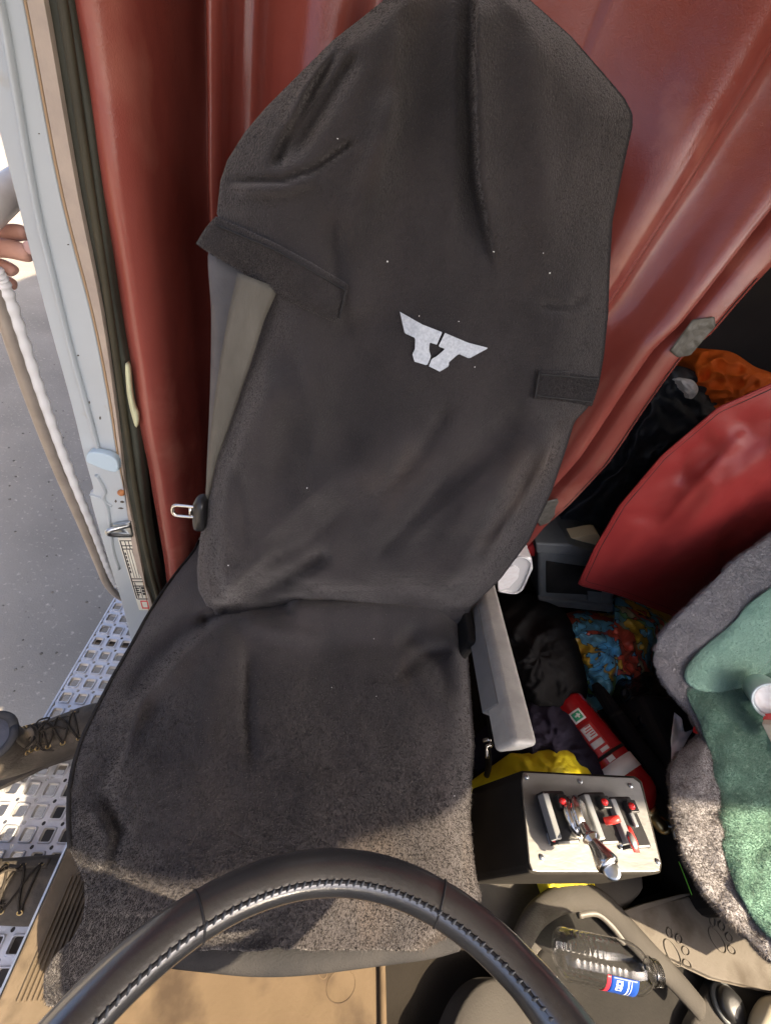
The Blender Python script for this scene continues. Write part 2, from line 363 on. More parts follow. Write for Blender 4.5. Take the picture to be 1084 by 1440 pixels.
# ================================================================ SETTING
def sheet(name, x0, x1, y0, y1, z, t, m):
    return tag(build(name, *boxm(((x0+x1)/2, (y0+y1)/2, z-t/2), (x1-x0, y1-y0, t)), m, smooth=False), kind='structure')
GZ = -1.22
gv, gf = G(lambda u, v: np.array([-60+120*u, -60+120*v, GZ]), 41, 41)
tag(build('ground', gv, gf, M_['asphalt'], smooth=False), 'grey asphalt yard below the open cab door', kind='structure')
sheet('floor', -.345, 1.85, -.75, 2.2, -.012, .08, M_['floor'])
ye = lambda x: -.70+.23*(x-1.2)  # slanted front edge, set to place the sun's shadow line on the cushion
rp_ = [(-.56, ye(-.56)), (1.45, ye(1.45)), (1.75, -.66), (2.7, -.66), (2.7, 2.25), (-.56, 2.25)]
tag(build('shade_roof', *prism([np.array([x, y, 1.95]) for x, y in rp_], (0, 0, .08)), M_['shade_roof'], smooth=False), kind='structure')  # cab roof out of view, its outline shaped to cast shade
def wallbox(name, a, b, m):
    a = np.array(a); b = np.array(b); return tag(build(name, *boxm((a+b)/2, b-a), m, smooth=False), kind='structure')
wallbox('shade_wall_left', (-.50, .86, -.25), (-.46, 14.0, 4.2), M_['wall'])  # out of view, stretched tall and long to keep sun off the yard
wallbox('wall_back', (-.46, 1.72, -.0), (1.95, 1.76, 1.93), M_['wall'])
wallbox('wall_right', (1.95, .62, -.25), (1.99, 1.76, 1.93), M_['wall'])
wallbox('shade_panel_right_lower', (1.95, -.75, -.25), (1.99, .615, .92), M_['wall'])  # unseen door panel, put in to cut the light from the right
wallbox('shade_panel_right_header', (1.95, -.45, 1.66), (1.99, .615, 1.93), M_['wall'])  # unseen header, added so the light comes more from one side
wallbox('shade_dash_panel', (-.40, -.80, -.02), (1.94, -.72, .72), M_['dark'])  # unseen dash block, added to narrow the light from the front
wallbox('bunk_base', (-.44, 1.10, -.0), (1.93, 1.70, .22), M_['wall'])
# ================================================================ DRIVER SEAT
seat = empty('driver_seat', (.10, .30, 0), 'high-backed driver seat under a loose charcoal fleece cover with a pale winged emblem', 'seat')
BP0 = np.array([0, .52, .52]); BN = np.array([0, -.969, .248])
BL = [(-75, 600), (-50, 577), (-25, 557), (0, 540), (28, 505), (55, 470), (105, 420), (150, 375), (185, 345), (225, 320), (255, 310), (300, 305), (340, 318), (380, 345), (430, 372), (470, 367), (560, 338), (640, 309), (700, 291), (760, 281), (800, 277), (830, 279), (862, 296), (900, 312)]
BR = [(-75, 668), (-50, 700), (-25, 722), (0, 745), (50, 802), (105, 850), (138, 878), (160, 889), (178, 889), (200, 884), (260, 871), (310, 861), (380, 857), (440, 855), (500, 849), (540, 842), (562, 835), (578, 822), (592, 808), (640, 793), (690, 776), (760, 744), (815, 703), (855, 662), (900, 640)]
BFOLD = [([(668, -60), (665, 110), (671, 250), (700, 400)], 48, -.017, 'S'),
         ([(610, -50), (596, 150), (560, 320), (540, 450)], 34, -.008, 'r'),
         ([(470, 55), (425, 130), (402, 215)], 13, .010, 'R'), ([(512, 60), (445, 165), (395, 240)], 13, -.013, 'R'),
         ([(322, 256), (400, 253), (445, 236), (492, 203)], 5, -.007, 'r'), ([(322, 268), (400, 266), (450, 250)], 10, .005, 'R'),
         ([(560, 110), (510, 260), (480, 380)], 16, .006, 'R'),
         ([(800, 600), (700, 690), (590, 770)], 28, .010, 'R'), ([(745, 560), (640, 690), (560, 810)], 26, -.010, 'R'),
         ([(800, 655), (742, 745), (655, 862)], 11, -.010, 'r'),
         ([(755, 428), (800, 436), (832, 412)], 6, -.005, 'R'),
         ([(375, 560), (312, 690), (302, 790), (318, 850)], 42, .020, 'r'),
         ([(330, 795), (400, 730), (490, 655)], 20, .012, 'K'), ([(360, 795), (430, 768), (500, 700)], 15, -.010, 'K'), ([(560, 775), (640, 700), (720, 630)], 18, .011, 'K'), ([(520, 795), (590, 720), (660, 640)], 16, -.010, 'K'),
         ([(680, 785), (742, 690), (795, 596)], 10, .014, 'K'), ([(655, 805), (718, 715), (768, 620)], 13, -.010, 'R'), ([(420, 470), (445, 600), (425, 700)], 16, .009, 'K'), ([(640, -20), (640, 190), (630, 390)], 16, .008, 'K'),
         ([(383, 245), (402, 200), (440, 130), (495, 35)], 9, -.013, 'R'), ([(560, 10), (548, 170), (520, 330)], 16, .008, 'K'), ([(740, 20), (760, 200), (770, 380)], 30, .008, 'R'), ([(470, 300), (475, 400), (500, 500)], 12, -.007, 'K'),
         ([(478, 420), (505, 560), (470, 700)], 38, -.010, 'R'), ([(420, 470), (405, 600), (390, 720)], 22, -.006, 'R'),
         ([(314, 858), (372, 832), (450, 785)], 12, -.016, 'r'), ([(318, 856), (370, 850), (420, 846)], 9, -.018, 'r'), ([(316, 840), (350, 800), (400, 760)], 12, .012, 'R'), ([(330, 850), (390, 848), (460, 836)], 10, .014, 'R'), ([(650, 868), (600, 845), (540, 835)], 12, -.009, 'R'), ([(648, 872), (590, 862), (520, 862)], 9, .008, 'R'), ([(312, 850), (296, 800), (300, 740)], 10, -.010, 'R'), ([(420, 700), (510, 660), (590, 600)], 26, .008, 'R'),
         ([(640, 560), (590, 640), (520, 720)], 12, -.005, 'R'), ([(600, 860), (660, 800), (720, 720)], 24, .010, 'R'),
         ([(400, 800), (470, 822), (560, 838)], 16, .008, 'R'), ([(330, 640), (345, 730), (350, 800)], 12, -.006, 'R')]
def back_off(px, py):
    l, r = interp(BL, py), interp(BR, py); s = (px-l)/(r-l); c = min(1, max(0, s))
    e = 1-abs(2*c-1)**5
    o = .055*e + .016*math.exp(-((c-.14)/.10)**2) + .016*math.exp(-((c-.87)/.09)**2)
    o *= sm(-75, 20, py)*.75+.25
    o += 2.4*folds((px, py), BFOLD)*min(1, e*2.2)
    o += .022*math.exp(-((py-760)/90)**2)*e
    o *= 1-.80*sm(800, 874, py)*(1-.5*math.exp(-((px-300)/50)**2))
    o -= .10*sm(872, 900, py)
    return o
def back_pt(px, py, extra=0):
    p = PP(px, py, BP0, BN); d = p-CAM; L = np.linalg.norm(d)
    q = p - d/L*(back_off(px, py)+extra)
    return q - d/L*(.0035*nz(q, 14, 3)+.0022*nz(q, 33, 8))
def bfn(u, v):
    py = -75+975*v; l, r = interp(BL, py), interp(BR, py); u2 = .5-.5*math.cos(math.pi*u)*(.35+.65*1) if False else u
    return back_pt(l+(r-l)*u2, py)
NI, NJ = 110, 170
V, F = G(bfn, NI, NJ)
# roll the sides back so the cover has real depth
def ext_edge(V, F, idx, offs):
    o = len(V); n = len(idx)
    prev = idx
    for k, off in enumerate(offs):
        cur = []
        for i in idx: V.append(np.asarray(V[i])+off(V[i])); cur.append(len(V)-1)
        for a in range(n-1): F.append((prev[a], prev[a+1], cur[a+1], cur[a]))
        prev = cur
cx0 = .12
lidx = [j*NI for j in range(NJ)]; ridx = [j*NI+NI-1 for j in range(NJ)]; tidx = list(range(NI))
ext_edge(V, F, lidx, [lambda p: np.array([-.006, .035, 0]), lambda p: np.array([.015, .10, 0])])
ext_edge(V, F, ridx, [lambda p: np.array([.006, .035, 0]), lambda p: np.array([-.015, .10, 0])])
ext_edge(V, F, tidx, [lambda p: np.array([0, .04, .008]), lambda p: np.array([0, .11, -.03])])
back_cover = build('back_cover', V, F, M_['fleece'], seat)
P, N = sample([bfn(i/70, .03+.93*j/90) for j in range(91) for i in range(71)], [(j*71+i, j*71+i+1, (j+1)*71+i+1, (j+1)*71+i) for j in range(90) for i in range(70)], 200000)
blades(P, N, .0015, .00032, M_['fleece'], 'pile', back_cover, comb=(0, -.05, -1.3), jit=.5)
# body of the seat inside the cover
ol = [(interp(BL, y)+6, y) for y in range(-60, 880, 40)]+[(interp(BR, y)-6, y) for y in range(860, -61, -40)]
pts = [PP(x, y, BP0, BN)+np.array([0, .03, 0]) for x, y in ol]
build('back_shell', *prism(pts, (0, .10, 0)), M_['shell'], seat, smooth=False)
# cushion
CL = [(755, 281), (775, 271), (800, 250), (830, 228), (870, 203), (900, 187), (950, 158), (1000, 132), (1035, 115), (1075, 102), (1110, 96), (1150, 95), (1192, 97), (1215, 108), (1240, 119), (1268, 120), (1294, 117), (1320, 102), (1345, 76), (1372, 62), (1400, 62), (1430, 70)]
CR = [(755, 640), (870, 655), (950, 660), (1050, 667), (1100, 663), (1150, 661), (1200, 665), (1235, 670), (1260, 677), (1280, 672), (1300, 655), (1318, 628), (1330, 606), (1345, 592), (1420, 592)]
CFOLD = [([(318, 868), (255, 925), (200, 985), (175, 1060), (140, 1130)], 15, .016, 'K'), ([(345, 880), (349, 980), (352, 1100)], 5, -.004, 'K'), ([(305, 862), (228, 918), (168, 985)], 19, -.018, 'R'),
         ([(290, 872), (330, 856), (400, 850)], 9, -.020, 'r'), ([(330, 872), (400, 890), (470, 905)], 14, .007, 'R'), ([(655, 890), (600, 900), (560, 925)], 11, .007, 'R'), ([(655, 905), (590, 925), (550, 960)], 10, -.006, 'R'), ([(352, 900), (346, 1000), (352, 1090)], 9, -.004, 'R'),
         ([(560, 882), (612, 930), (655, 1010)], 17, -.010, 'R'), ([(640, 892), (652, 930), (658, 1000)], 12, .008, 'R'),
         ([(250, 960), (160, 1060), (115, 1150)], 20, -.010, 'R'), ([(330, 880), (300, 980), (280, 1100)], 26, .006, 'R'),
         ([(440, 890), (470, 1000), (450, 1120)], 50, -.004, 'R'), ([(118, 1130), (150, 1180), (128, 1240)], 14, .012, 'R'), ([(140, 1110), (170, 1170), (140, 1255)], 10, -.008, 'R')]
def cush_pt(px, py, extra=0):
    l, r = interp(CL, py), interp(CR, py); s = (px-l)/(r-l); c = min(1, max(0, s))
    ew = .30 if py < 1290 else .42
    z = .50 + .012*math.sin(math.pi*c) - .115*max(0, 1-c/ew)**1.7 - .05*max(0, (c-.93)/.07)**2
    if px < 340: z -= .10*sm(880, 790, py)
    else:
        z += .050*sm(912, 852, py)*(1 if px > 420 else (px-340)/80)*(1-.6*sm(600, 655, px))
        z -= .16*sm(852, 815, py)
    z -= .045*sm(1235, 1345, py)
    z -= .26*sm(1275, 1390, py)*max(0, 1-c/.55)
    p = PZ(px, py, z); d = p-CAM; L = np.linalg.norm(d)
    o = 2.5*folds((px, py), CFOLD)*min(1, c*8, (1-c)*14)
    q = p-d/L*(o+extra)
    return q-d/L*(.004*nz(q, 13, 5)+.0022*nz(q, 31, 2)+.0010*nz(q, 120, 4))
NI, NJ = 120, 130
def cfn(u, v):
    pe = 1336+78*sm(.34, .08, u)+5*mn.noise(Vector((u*9, 3, 0)))+3*mn.noise(Vector((u*30, 5, 0))); py = 755+(pe-755)*v
    l, r = interp(CL, py), interp(CR, py); return cush_pt(l+(r-l)*u, py)
V, F = G(cfn, NI, NJ)
lidx = [j*NI for j in range(NJ)]; ridx = [j*NI+NI-1 for j in range(NJ)]; fidx = [(NJ-1)*NI+i for i in range(NI)]
ext_edge(V, F, lidx, [lambda p: np.array([.004, 0, -.012]), lambda p: np.array([.05, 0, -.05])])
ext_edge(V, F, ridx, [lambda p: np.array([.002, 0, -.03]), lambda p: np.array([-.02, 0, -.20])])
ext_edge(V, F, fidx, [lambda p: np.array([0, .006, -.012]), lambda p: np.array([0, .035, -.03]), lambda p: np.array([.0, .06, -.10])])
cover = build('cushion_cover', V, F, M_['fleece'], seat)
# short pile standing on the front of the cushion cover where the light rakes it
P, N = sample([cfn(i/60, .16+.84*j/60) for j in range(61) for i in range(61)], [(j*61+i, j*61+i+1, (j+1)*61+i+1, (j+1)*61+i) for j in range(60) for i in range(60)], 95000)
keep = rng.random(len(P)) < np.clip((.50-P[:, 1])/.40, .05, 1); P, N = P[keep], N[keep]
blades(P, N, .0034, .00055, M_['fleece'], 'pile', cover, comb=(0, -.5, 0), jit=.5)
# hem cord along the left edge of the cushion cover
hp = [cush_pt(interp(CL, y)+2, y, .004) for y in range(760, 1200, 12)]
build('hem', *tube(hp, .0035, 6), M_['hem'], cover)
build('cushion_lip', *tube(spl([PZ(x, y, .40) for x, y in [(240, 1330), (290, 1336), (360, 1343), (430, 1342), (520, 1332), (600, 1322), (640, 1312)]], 40), .020, 12), M_['hem'], seat)
# seat base and rails
build('seat_base', *boxm((.10, .33, .17), (.42, .42, .34)), M_['dark'], seat, smooth=False, mods=[('bevel', .02, 3)])
for x in (-.08, .28):
    build('seat_rail', *boxm((x, .36, .012), (.05, .46, .03)), M_['zinc'], seat, smooth=False, mods=[('bevel', .004, 2)])
# grey side shell that shows behind the belt
shell_px = [(286, 352), (330, 372), (395, 400), (392, 450), (360, 545), (326, 640), (300, 715), (284, 745), (283, 700), (288, 560), (289, 450)]
build('side_panel', *disc(shell_px, lambda q, r: PP(q[0], q[1], BP0-BN*-.0, BN)+np.array([0, .008+.02*r**4, 0]), 8, 60, skirt=lambda p: p+np.array([0, .10, 0])), M_['shell'], seat)
# belt flap sewn on the left bolster, with its stitched hem
def flap(name, outline, off, parent, seam, rim=.004):
    def fn(q, r): return back_pt(q[0], q[1], .002+off*(1-.55*r**8)) - ray(*q)*0
    o = build(name, *disc(outline, fn, 10, 80, skirt=lambda p: p+(p-CAM)*.012, smooth=False), M_['fleece'], parent)
    fv_, ff_ = disc(outline, fn, 10, 80, smooth=False); P_, N_ = sample(fv_, ff_, 14000)
    blades(P_, N_, .0015, .00032, M_['fleece'], 'pile', o, comb=(0, -.05, -1.3), jit=.5)
    for s in seam:
        pts = [back_pt(x, y, off+.003) for x, y in [(s[0][0]+(s[1][0]-s[0][0])*k/24, s[0][1]+(s[1][1]-s[0][1])*k/24) for k in range(25)]]
        build('seam', *tube(pts, .0016, 5), M_['thread'], o)
    return o
flap('belt_flap', [(276, 342), (288, 322), (303, 304), (345, 322), (388, 342), (440, 370), (490, 400), (484, 430), (474, 455), (430, 436), (382, 408), (330, 376), (290, 353)], .010, back_cover,
     [((304, 316), (388, 352)), ((388, 352), (486, 408)), ((477, 448), (486, 408))])
flap('pocket_flap', [(757, 521), (800, 522), (842, 530), (838, 552), (832, 571), (795, 564), (750, 560), (753, 540)], .006, back_cover,
     [((759, 526), (840, 533)), ((753, 556), (832, 565)), ((758, 523), (752, 560))])
# emblem: two mirrored strokes
ZX = lambda L: [(540+x/3.3875, 420+y/3.3875) for x, y in L]
for poly in (ZX([(75, 62), (180, 122), (277, 160), (251, 219), (217, 209), (214, 245), (223, 276), (205, 318), (145, 300), (134, 265), (147, 240), (148, 187), (98, 165)]),
             ZX([(290, 163), (400, 210), (497, 235), (405, 285), (355, 263), (308, 303), (308, 322), (265, 348), (213, 322), (226, 287), (248, 276), (291, 239), (258, 228)])):
    B = closed_resample(poly, 70, False)
    top = [back_pt(q[0], q[1], .0058) for q in B]; bot = [back_pt(q[0], q[1], -.002) for q in B]
    n = len(B); V = top+bot; F = [tuple(range(n))]+[(i, i+n, (i+1) % n+n, (i+1) % n) for i in range(n)]
    build('emblem', V, F, M_['logo'], back_cover, smooth=False)
# lint
V = []; F = []
for k in range(18):
    x, y = random.uniform(300, 840), random.uniform(20, 1180)
    if y < 840 and not interp(BL, y)+40 < x < interp(BR, y)-30: continue
    if y > 880 and not interp(CL, y)+60 < x < interp(CR, y)-20: continue
    if 840 <= y <= 880: continue
    p = back_pt(x, y, .004) if y < 840 else cush_pt(x, y, .004)
    v, f = boxm(p, (random.uniform(.0008, .002), .0009, random.uniform(.0008, .0022)))
    V, F = join((V, F), (v, f))
build('lint', V, F, M_['lint'], back_cover, smooth=False, kind='stuff')
# armrest
z1, z2 = .565, .635
Ar, Br, Cf, Df = PZ(698, 822, z1), PZ(679, 845, z1), PZ(722, 1047, z2), PZ(760, 1050, z2)
ax = (Cf-Br); ax /= np.linalg.norm(ax); Ar = Ar-ax*.05; Br = Br-ax*.05
wv = np.array([-.012, 0, -.062])
V = [Br, Ar, Df, Cf, Br+wv, Ar+wv*np.array([0, 0, 1]), Df+np.array([0, .012, -.05]), Cf+wv*.85]
arm = build('armrest', V, [(0, 1, 2, 3), (7, 6, 5, 4), (0, 4, 5, 1), (3, 2, 6, 7), (0, 3, 7, 4), (1, 5, 6, 2)], M_['arm'], seat, mods=[('bevel', .012, 4)])
# side inset panel of the armrest
e1 = lambda a, b: (np.array(V[0])*(1-a)+np.array(V[3])*a)*(1-b)+(np.array(V[4])*(1-a)+np.array(V[7])*a)*b
nrm = np.cross(np.array(V[3])-V[0], np.array(V[4])-V[0]); nrm /= np.linalg.norm(nrm)
if np.dot(nrm, CAM-np.array(V[0])) < 0: nrm = -nrm
pl = [e1(.12, .30), e1(.80, .30), e1(.80, 1.12), e1(.12, 1.12)]
build('side_panel', *prism([p+nrm*.003 for p in pl], -nrm*.02), M_['armside'], arm, smooth=False, mods=[('bevel', .002, 2)])
pv = np.array(V[5])+ax*.03
build('armrest_bracket', *boxm((.40, .50, .46), (.025, .10, .16)), M_['dark'], seat, smooth=False, mods=[('bevel', .008, 2)])
# adjuster parts beside the cushion
build('recline_lever', *tube(spl([PZ(690, 1000, .34), PZ(694, 1030, .37), PZ(700, 1045, .38)], 8), .012, 10), M_['dark'], seat)
build('side_bracket', *boxm((.405, .33, .28), (.03, .34, .10)), M_['dark'], seat, smooth=False, mods=[('bevel', .01, 2)])
# ---------------------------------------------------------------- seat belt
belt = empty('seat_belt', (-.16, .55, .45), 'grey-beige seat belt webbing coming out under the left fleece flap', 'seat belt')
La = [(335, 383), (322, 440), (310, 510), (300, 580), (294, 640), (290, 700)]
Ra = [(392, 405), (372, 450), (350, 520), (326, 590), (304, 650), (293, 702)]
def wfn(u, v):
    t = v*(len(La)-1); i = min(int(t), len(La)-2); f = t-i
    a = np.array(La[i])*(1-f)+np.array(La[i+1])*f; b = np.array(Ra[i])*(1-f)+np.array(Ra[i+1])*f
    q = a+(b-a)*u; p = PP(q[0], q[1], BP0, BN); d = p-CAM
    return p-d/np.linalg.norm(d)*(.035-.02*v+.003*math.sin(u*3.1))
build('webbing', *G(wfn, 8, 30), M_['belt'], belt, mods=[('solid', .0016)])
pb = lambda x, y: PP(x, y, BP0, BN)-ray(x, y)*.03
build('tongue_grip', *disc([(272, 708), (288, 705), (289, 742), (280, 747), (272, 742)], lambda q, r: pb(*q)-ray(*q)*.012*(1-r**3), 6, 30, skirt=lambda p: p+np.array([0, .015, 0])), M_['switch'], belt)
lp = [pb(x, y) for x, y in [(276, 713), (258, 711), (246, 711), (243, 717), (247, 724), (260, 726), (276, 727)]]
build('tongue_plate', *tube(spl(lp, 30), .0035, 6), M_['chrome'], belt)
build('tongue_plate_bar', *tube([pb(268, 712), pb(268, 727)], .003, 6), M_['chrome'], belt)
# ================================================================ CURTAIN
hem_px = [(1240, 215), (1084, 379), (1040, 425), (1000, 468), (958, 500), (905, 570), (850, 648), (795, 712), (765, 742), (735, 779)]
hem = sorted([(PY(x, y, .93)[2], PY(x, y, .93)[0]) for x, y in hem_px])
hem = [(-.2, .50), (.1, .56), (.30, .70)] + [h for h in hem if h[0] > .32]
prof = [(-.386, .775), (-.366, .760), (-.346, .764), (-.328, .80), (-.327, .88), (-.330, 1.0), (-.318, 1.06), (-.302, 1.05), (-.290, .99), (-.278, .948), (-.266, .965), (-.262, 1.03), (-.238, 1.05), (-.200, 1.0), (-.140, .955), (-.085, .96), (-.055, 1.02), (-.02, 1.02), (.08, .985), (.17, 1.0), (.26, .995), (.34, .985), (.42, .950), (.50, .895), (.56, .915), (.63, .995), (.69, .985), (.75, .925), (.79, .925), (.812, .955), (.832, .925), (.87, .918), (.90, .926)]
PR = np.array(spl(prof, 300))
def cur(u, z):
    k = u*299; i = min(int(k), 298); p = PR[i]*(1-(k-i))+PR[i+1]*(k-i)
    x, y = p; xe = interp(hem, z)
    if x > .3: x = .3+(x-.3)*(xe-.3)/.6
    y += .012*nz((x, 0, z), 2.3, 4)*(1 if x > -.2 else .3) + .006*nz((x, .3, z), 7, 2)
    if x < -.25: x += .010*math.sin(z*3.1+1)*(1-abs(x+.32)/.2) if abs(x+.32) < .2 else 0
    if x > .3: y += .012*math.sin(z*5+x*9)
    return np.array([x, y, z])
cvs, cfs = G(lambda u, v: cur(u, -.02+1.9*v), 300, 90)
curtain = build('rear_curtain', cvs, cfs, M_['vinyl'], None, mods=[('solid', .0025, 0)])
tag(curtain, 'red vinyl sleeper curtain hanging in folds behind the seat', 'curtain')
CV = np.array(cvs).reshape(90, 300, 3)
def on_curtain(px, py, off):
    d = ray(px, py); best = None
    D = CV.reshape(-1, 3)-CAM; dn = d/np.linalg.norm(d); t = D @ dn; e = np.linalg.norm(D-t[:, None]*dn, axis=1); i = e.argmin()
    return CAM+dn*(t[i]-off)
for ol in ([(942, 494), (974, 450), (1004, 446), (1006, 458), (970, 500), (952, 503)], [(755, 734), (770, 705), (784, 702), (787, 713), (772, 735), (759, 740)]):
    c = np.mean(ol, 0); base = on_curtain(*c, .006)
    build('tape', *disc(ol, lambda q, r: PP(q[0], q[1], base, np.array([.1, -1, .0]))-ray(*q)*(.002*nz((q[0]/9, q[1]/9, 0), 1, 3)), 8, 50, skirt=lambda p: p+np.array([0, .003, 0]), smooth=False), M_['tape'], curtain)
# stitched seam line near the hem
sp_ = []
for k in range(60):
    z = .55+.72*k/59; x = interp(hem, z)-.012; j = int(np.clip((z+.02)/1.9*89, 0, 89)); row = CV[j]; i = np.abs(row[:, 0]-x)[200:].argmin()+200
    sp_.append(np.array([x, row[i, 1]-.003, z]))
build('seam', *tube(sp_, .0011, 5), M_['thread'], curtain)
# hanging flap of deep red vinyl
FF = [([(1200, 560), (1010, 690), (930, 820)], 26, .030, 'R'), ([(1120, 640), (1040, 740), (980, 850)], 30, -.020, 'R'), ([(1084, 560), (960, 660), (860, 780)], 34, -.015, 'R'), ([(900, 720), (880, 780), (850, 830)], 20, .012, 'R'), ([(1000, 600), (960, 640), (955, 690)], 14, -.020, 'K'), ([(1050, 600), (1000, 660), (900, 770)], 14, .020, 'K'), ([(960, 760), (930, 800), (905, 840)], 12, .016, 'K'), ([(1060, 690), (1010, 740), (985, 800)], 12, .018, 'K')]
def ffn(q, r):
    p = PY(q[0], q[1], .84); d = p-CAM; return p-d/np.linalg.norm(d)*(.05*(1-r*r)+1.3*folds(q, FF)*(1-r**6)+.006*nz(p, 9, 2)+.0035*nz(p, 24, 5))
o = build('bunk_flap', *disc([(1320, 400), (1180, 480), (1084, 540), (1010, 573), (930, 641), (870, 712), (835, 772), (812, 822), (868, 836), (952, 868), (1084, 880), (1320, 830)], ffn, 40, 200, centre=(1040, 720), smooth=False), M_['vinyl2'], None, mods=[('solid', .003)])
tag(o, 'deep red vinyl flap hanging below the bunk beside the grey fur', 'flap')
ed_ = closed_resample([(1320, 400), (1180, 480), (1084, 540), (1010, 573), (930, 641), (870, 712), (835, 772), (812, 822), (868, 836), (952, 868), (1084, 880), (1320, 830)], 200, False)
for lo, hi, r_, m_, nm in ((.955, 1.0, .0012, M_['thread'], 'seam'), (.998, 1.0, .0026, M_['vinyl2'], 'hem_roll')):
    c_ = np.array((1040, 720)); ps_ = [ffn(c_+(q_-c_)*lo, lo) for q_ in ed_ if q_[0] < 1150]
    k0_ = max(range(len(ps_)), key=lambda k: np.linalg.norm(ps_[k]-ps_[k-1])); ps_ = ps_[k0_:]+ps_[:k0_]
    build(nm, *tube([p-(p-CAM)*.003 for p in ps_], r_, 6), m_, o)
# ================================================================ DOOR JAMB
JY = .75
jamb = empty('door_jamb', (-.45, JY, -.05), 'white painted door jamb with black rubber seal at the open cab door', 'door jamb')
def strip(name, left, right, y, depth, m, parent=jamb, bev=.004, n=40, label=None):
    """upright strip between two pixel lines, its face in the plane y"""
    a = spl(left, n); b = spl(right, n)
    A = [PY(*q, y) for q in a]; B = [PY(*q, y) for q in b]; off = np.array([0, depth, 0])
    V = []; F = []
    for p, q in zip(A, B): V += [p, q, q+off, p+off]
    for i in range(n-1):
        for k in range(4): F.append((i*4+k, i*4+(k+1) % 4, (i+1)*4+(k+1) % 4, (i+1)*4+k))
    F += [(3, 2, 1, 0), tuple((n-1)*4+k for k in range(4))]
    return build(name, V, F, m, parent, label=label, mods=[('bevel', bev, 2)])
white = strip('jamb_panel', [(-80, -120), (-49, 0), (0, 190), (62, 430), (98, 560), (118, 640), (131, 688), (127, 700), (150, 780), (172, 850), (190, 925), (205, 980)],
              [(5, -120), (33, 0), (82, 260), (128, 440), (152, 560), (167, 653), (178, 700), (182, 715), (195, 790), (208, 855), (222, 925), (234, 980)], JY, .07, M_['white'], bev=.006, n=70)
bead = [PY(x, y, JY-.003) for x, y in spl([(-30, -120), (3, 15), (22, 120), (52, 290), (78, 400), (103, 500), (128, 590), (139, 632)], 60)]
build('pressed_bead', *tube(bead, .007, 10, ab=.6), M_['white'], jamb)
rec = [PY(x, y, JY-.002) for x, y in spl([(136, 668), (148, 690), (146, 700), (152, 715), (156, 745), (160, 775), (168, 800)], 40)]
build('pressed_bead', *tube(rec, .006, 10, ab=.6), M_['white'], jamb)
rec = [PY(x, y, JY-.001) for x, y in spl([(127, 695), (140, 700), (150, 706), (158, 712)], 20)]
build('pressed_bead', *tube(rec, .004, 8, ab=.6), M_['white'], jamb)
strip('trim_line', [(5, -120), (33, 0), (82, 260), (128, 440), (152, 560), (167, 653), (195, 790), (208, 855), (222, 925), (234, 980)], [(9, -120), (37, 0), (86, 260), (131, 440), (155, 560), (169, 653), (197, 790), (210, 855), (224, 925), (236, 980)], JY-.004, .03, mat('orange_tan_edge', (.24, .165, .10), rough=.6), bev=.001)
strip('trim_strip', [(10, -120), (38, 0), (87, 260), (132, 440), (156, 560), (170, 653), (198, 790), (211, 855), (225, 925), (237, 980)], [(36, -120), (62, 0), (107, 260), (143, 440), (166, 600), (187, 774), (203, 820), (214, 850), (228, 925), (240, 980)], JY-.006, .05, M_['trim'], bev=.004)
strip('rubber_seal', [(37, -120), (63, 0), (108, 260), (144, 440), (167, 600), (188, 774), (204, 820), (215, 850), (229, 925), (241, 980)], [(85, -120), (100, 0), (128, 170), (152, 360), (164, 440), (193, 607), (207, 740), (224, 822), (238, 880), (262, 980)], JY+.003, .04, M_['rubber'], bev=.007)
sb = [PY(x, y, JY-.001) for x, y in spl([(66, -120), (88, 0), (122, 230), (149, 400), (172, 560), (193, 700), (212, 800), (240, 900)], 60)]
build('seal_lip', *tube(sb, .006, 10), mat('olive_seal', (.035, .031, .018), (.022, .02, .012), 14, .6), jamb)
fo = closed_resample([(177, 511), (181, 520), (183, 545), (187, 570), (193, 585), (192, 602), (187, 590), (180, 560), (177, 530)], 40)
build('foam_sliver', *prism([PY(*q, JY-.006) for q in fo], (0, .012, 0)), M_['foam'], jamb)
# catch tab and striker
tabp = closed_resample([(121, 642), (126, 636), (140, 637), (155, 641), (165, 650), (165, 664), (150, 662), (132, 655), (122, 650)], 36)
build('catch_tab', *prism([PY(*q, JY-.022) for q in tabp], (0, .018, 0)), mat('pale_blue_plastic', (.29, .37, .43), rough=.5), jamb, mods=[('bevel', .003, 2)])
st = empty('x', (0, 0, 0), 'x', 'x'); bpy.data.objects.remove(st)
build('striker', *tube(spl([PY(184, 738, JY-.006), PY(160, 744, JY-.03), PY(152, 748, JY-.035), PY(158, 752, JY-.03), PY(186, 752, JY-.006)], 24), .0065, 10), M_['zinc'], jamb)
build('striker_plate', *prism([PY(*q, JY-.012) for q in [(158, 738), (183, 734), (187, 754), (162, 756)]], (0, .010, 0)), M_['zinc'], jamb, mods=[('bevel', .003, 2)])
build('rusty_bolt', *lathe(PY(171, 693, JY-.008), PY(171, 693, JY+.01), [(0, .004), (.1, .008), (1, .008)], 16), mat('rust', (.40, .17, .06), (.25, .1, .04), 150, .7), jamb)
def chip(x, y, a, b, m): build('paint_chip', *prism([PY(*q, JY-.0015) for q in closed_resample([(x-a, y), (x, y-b), (x+a, y+b*.3), (x+a*.2, y+b)], 12)], (0, .001, 0)), m, jamb, smooth=False)
for c in [(172, 706, 3, 1.5), (163, 705, 1.5, 2), (170, 715, 4, 1), (141, 588, 1.2, 2.5), (126, 566, 1, 2), (110, 500, 1.5, 1), (55, 188, 1.2, .8), (96, 344, 1.5, .8), (45, 237, 1, 2.5)]: chip(*c, M_['boot'])
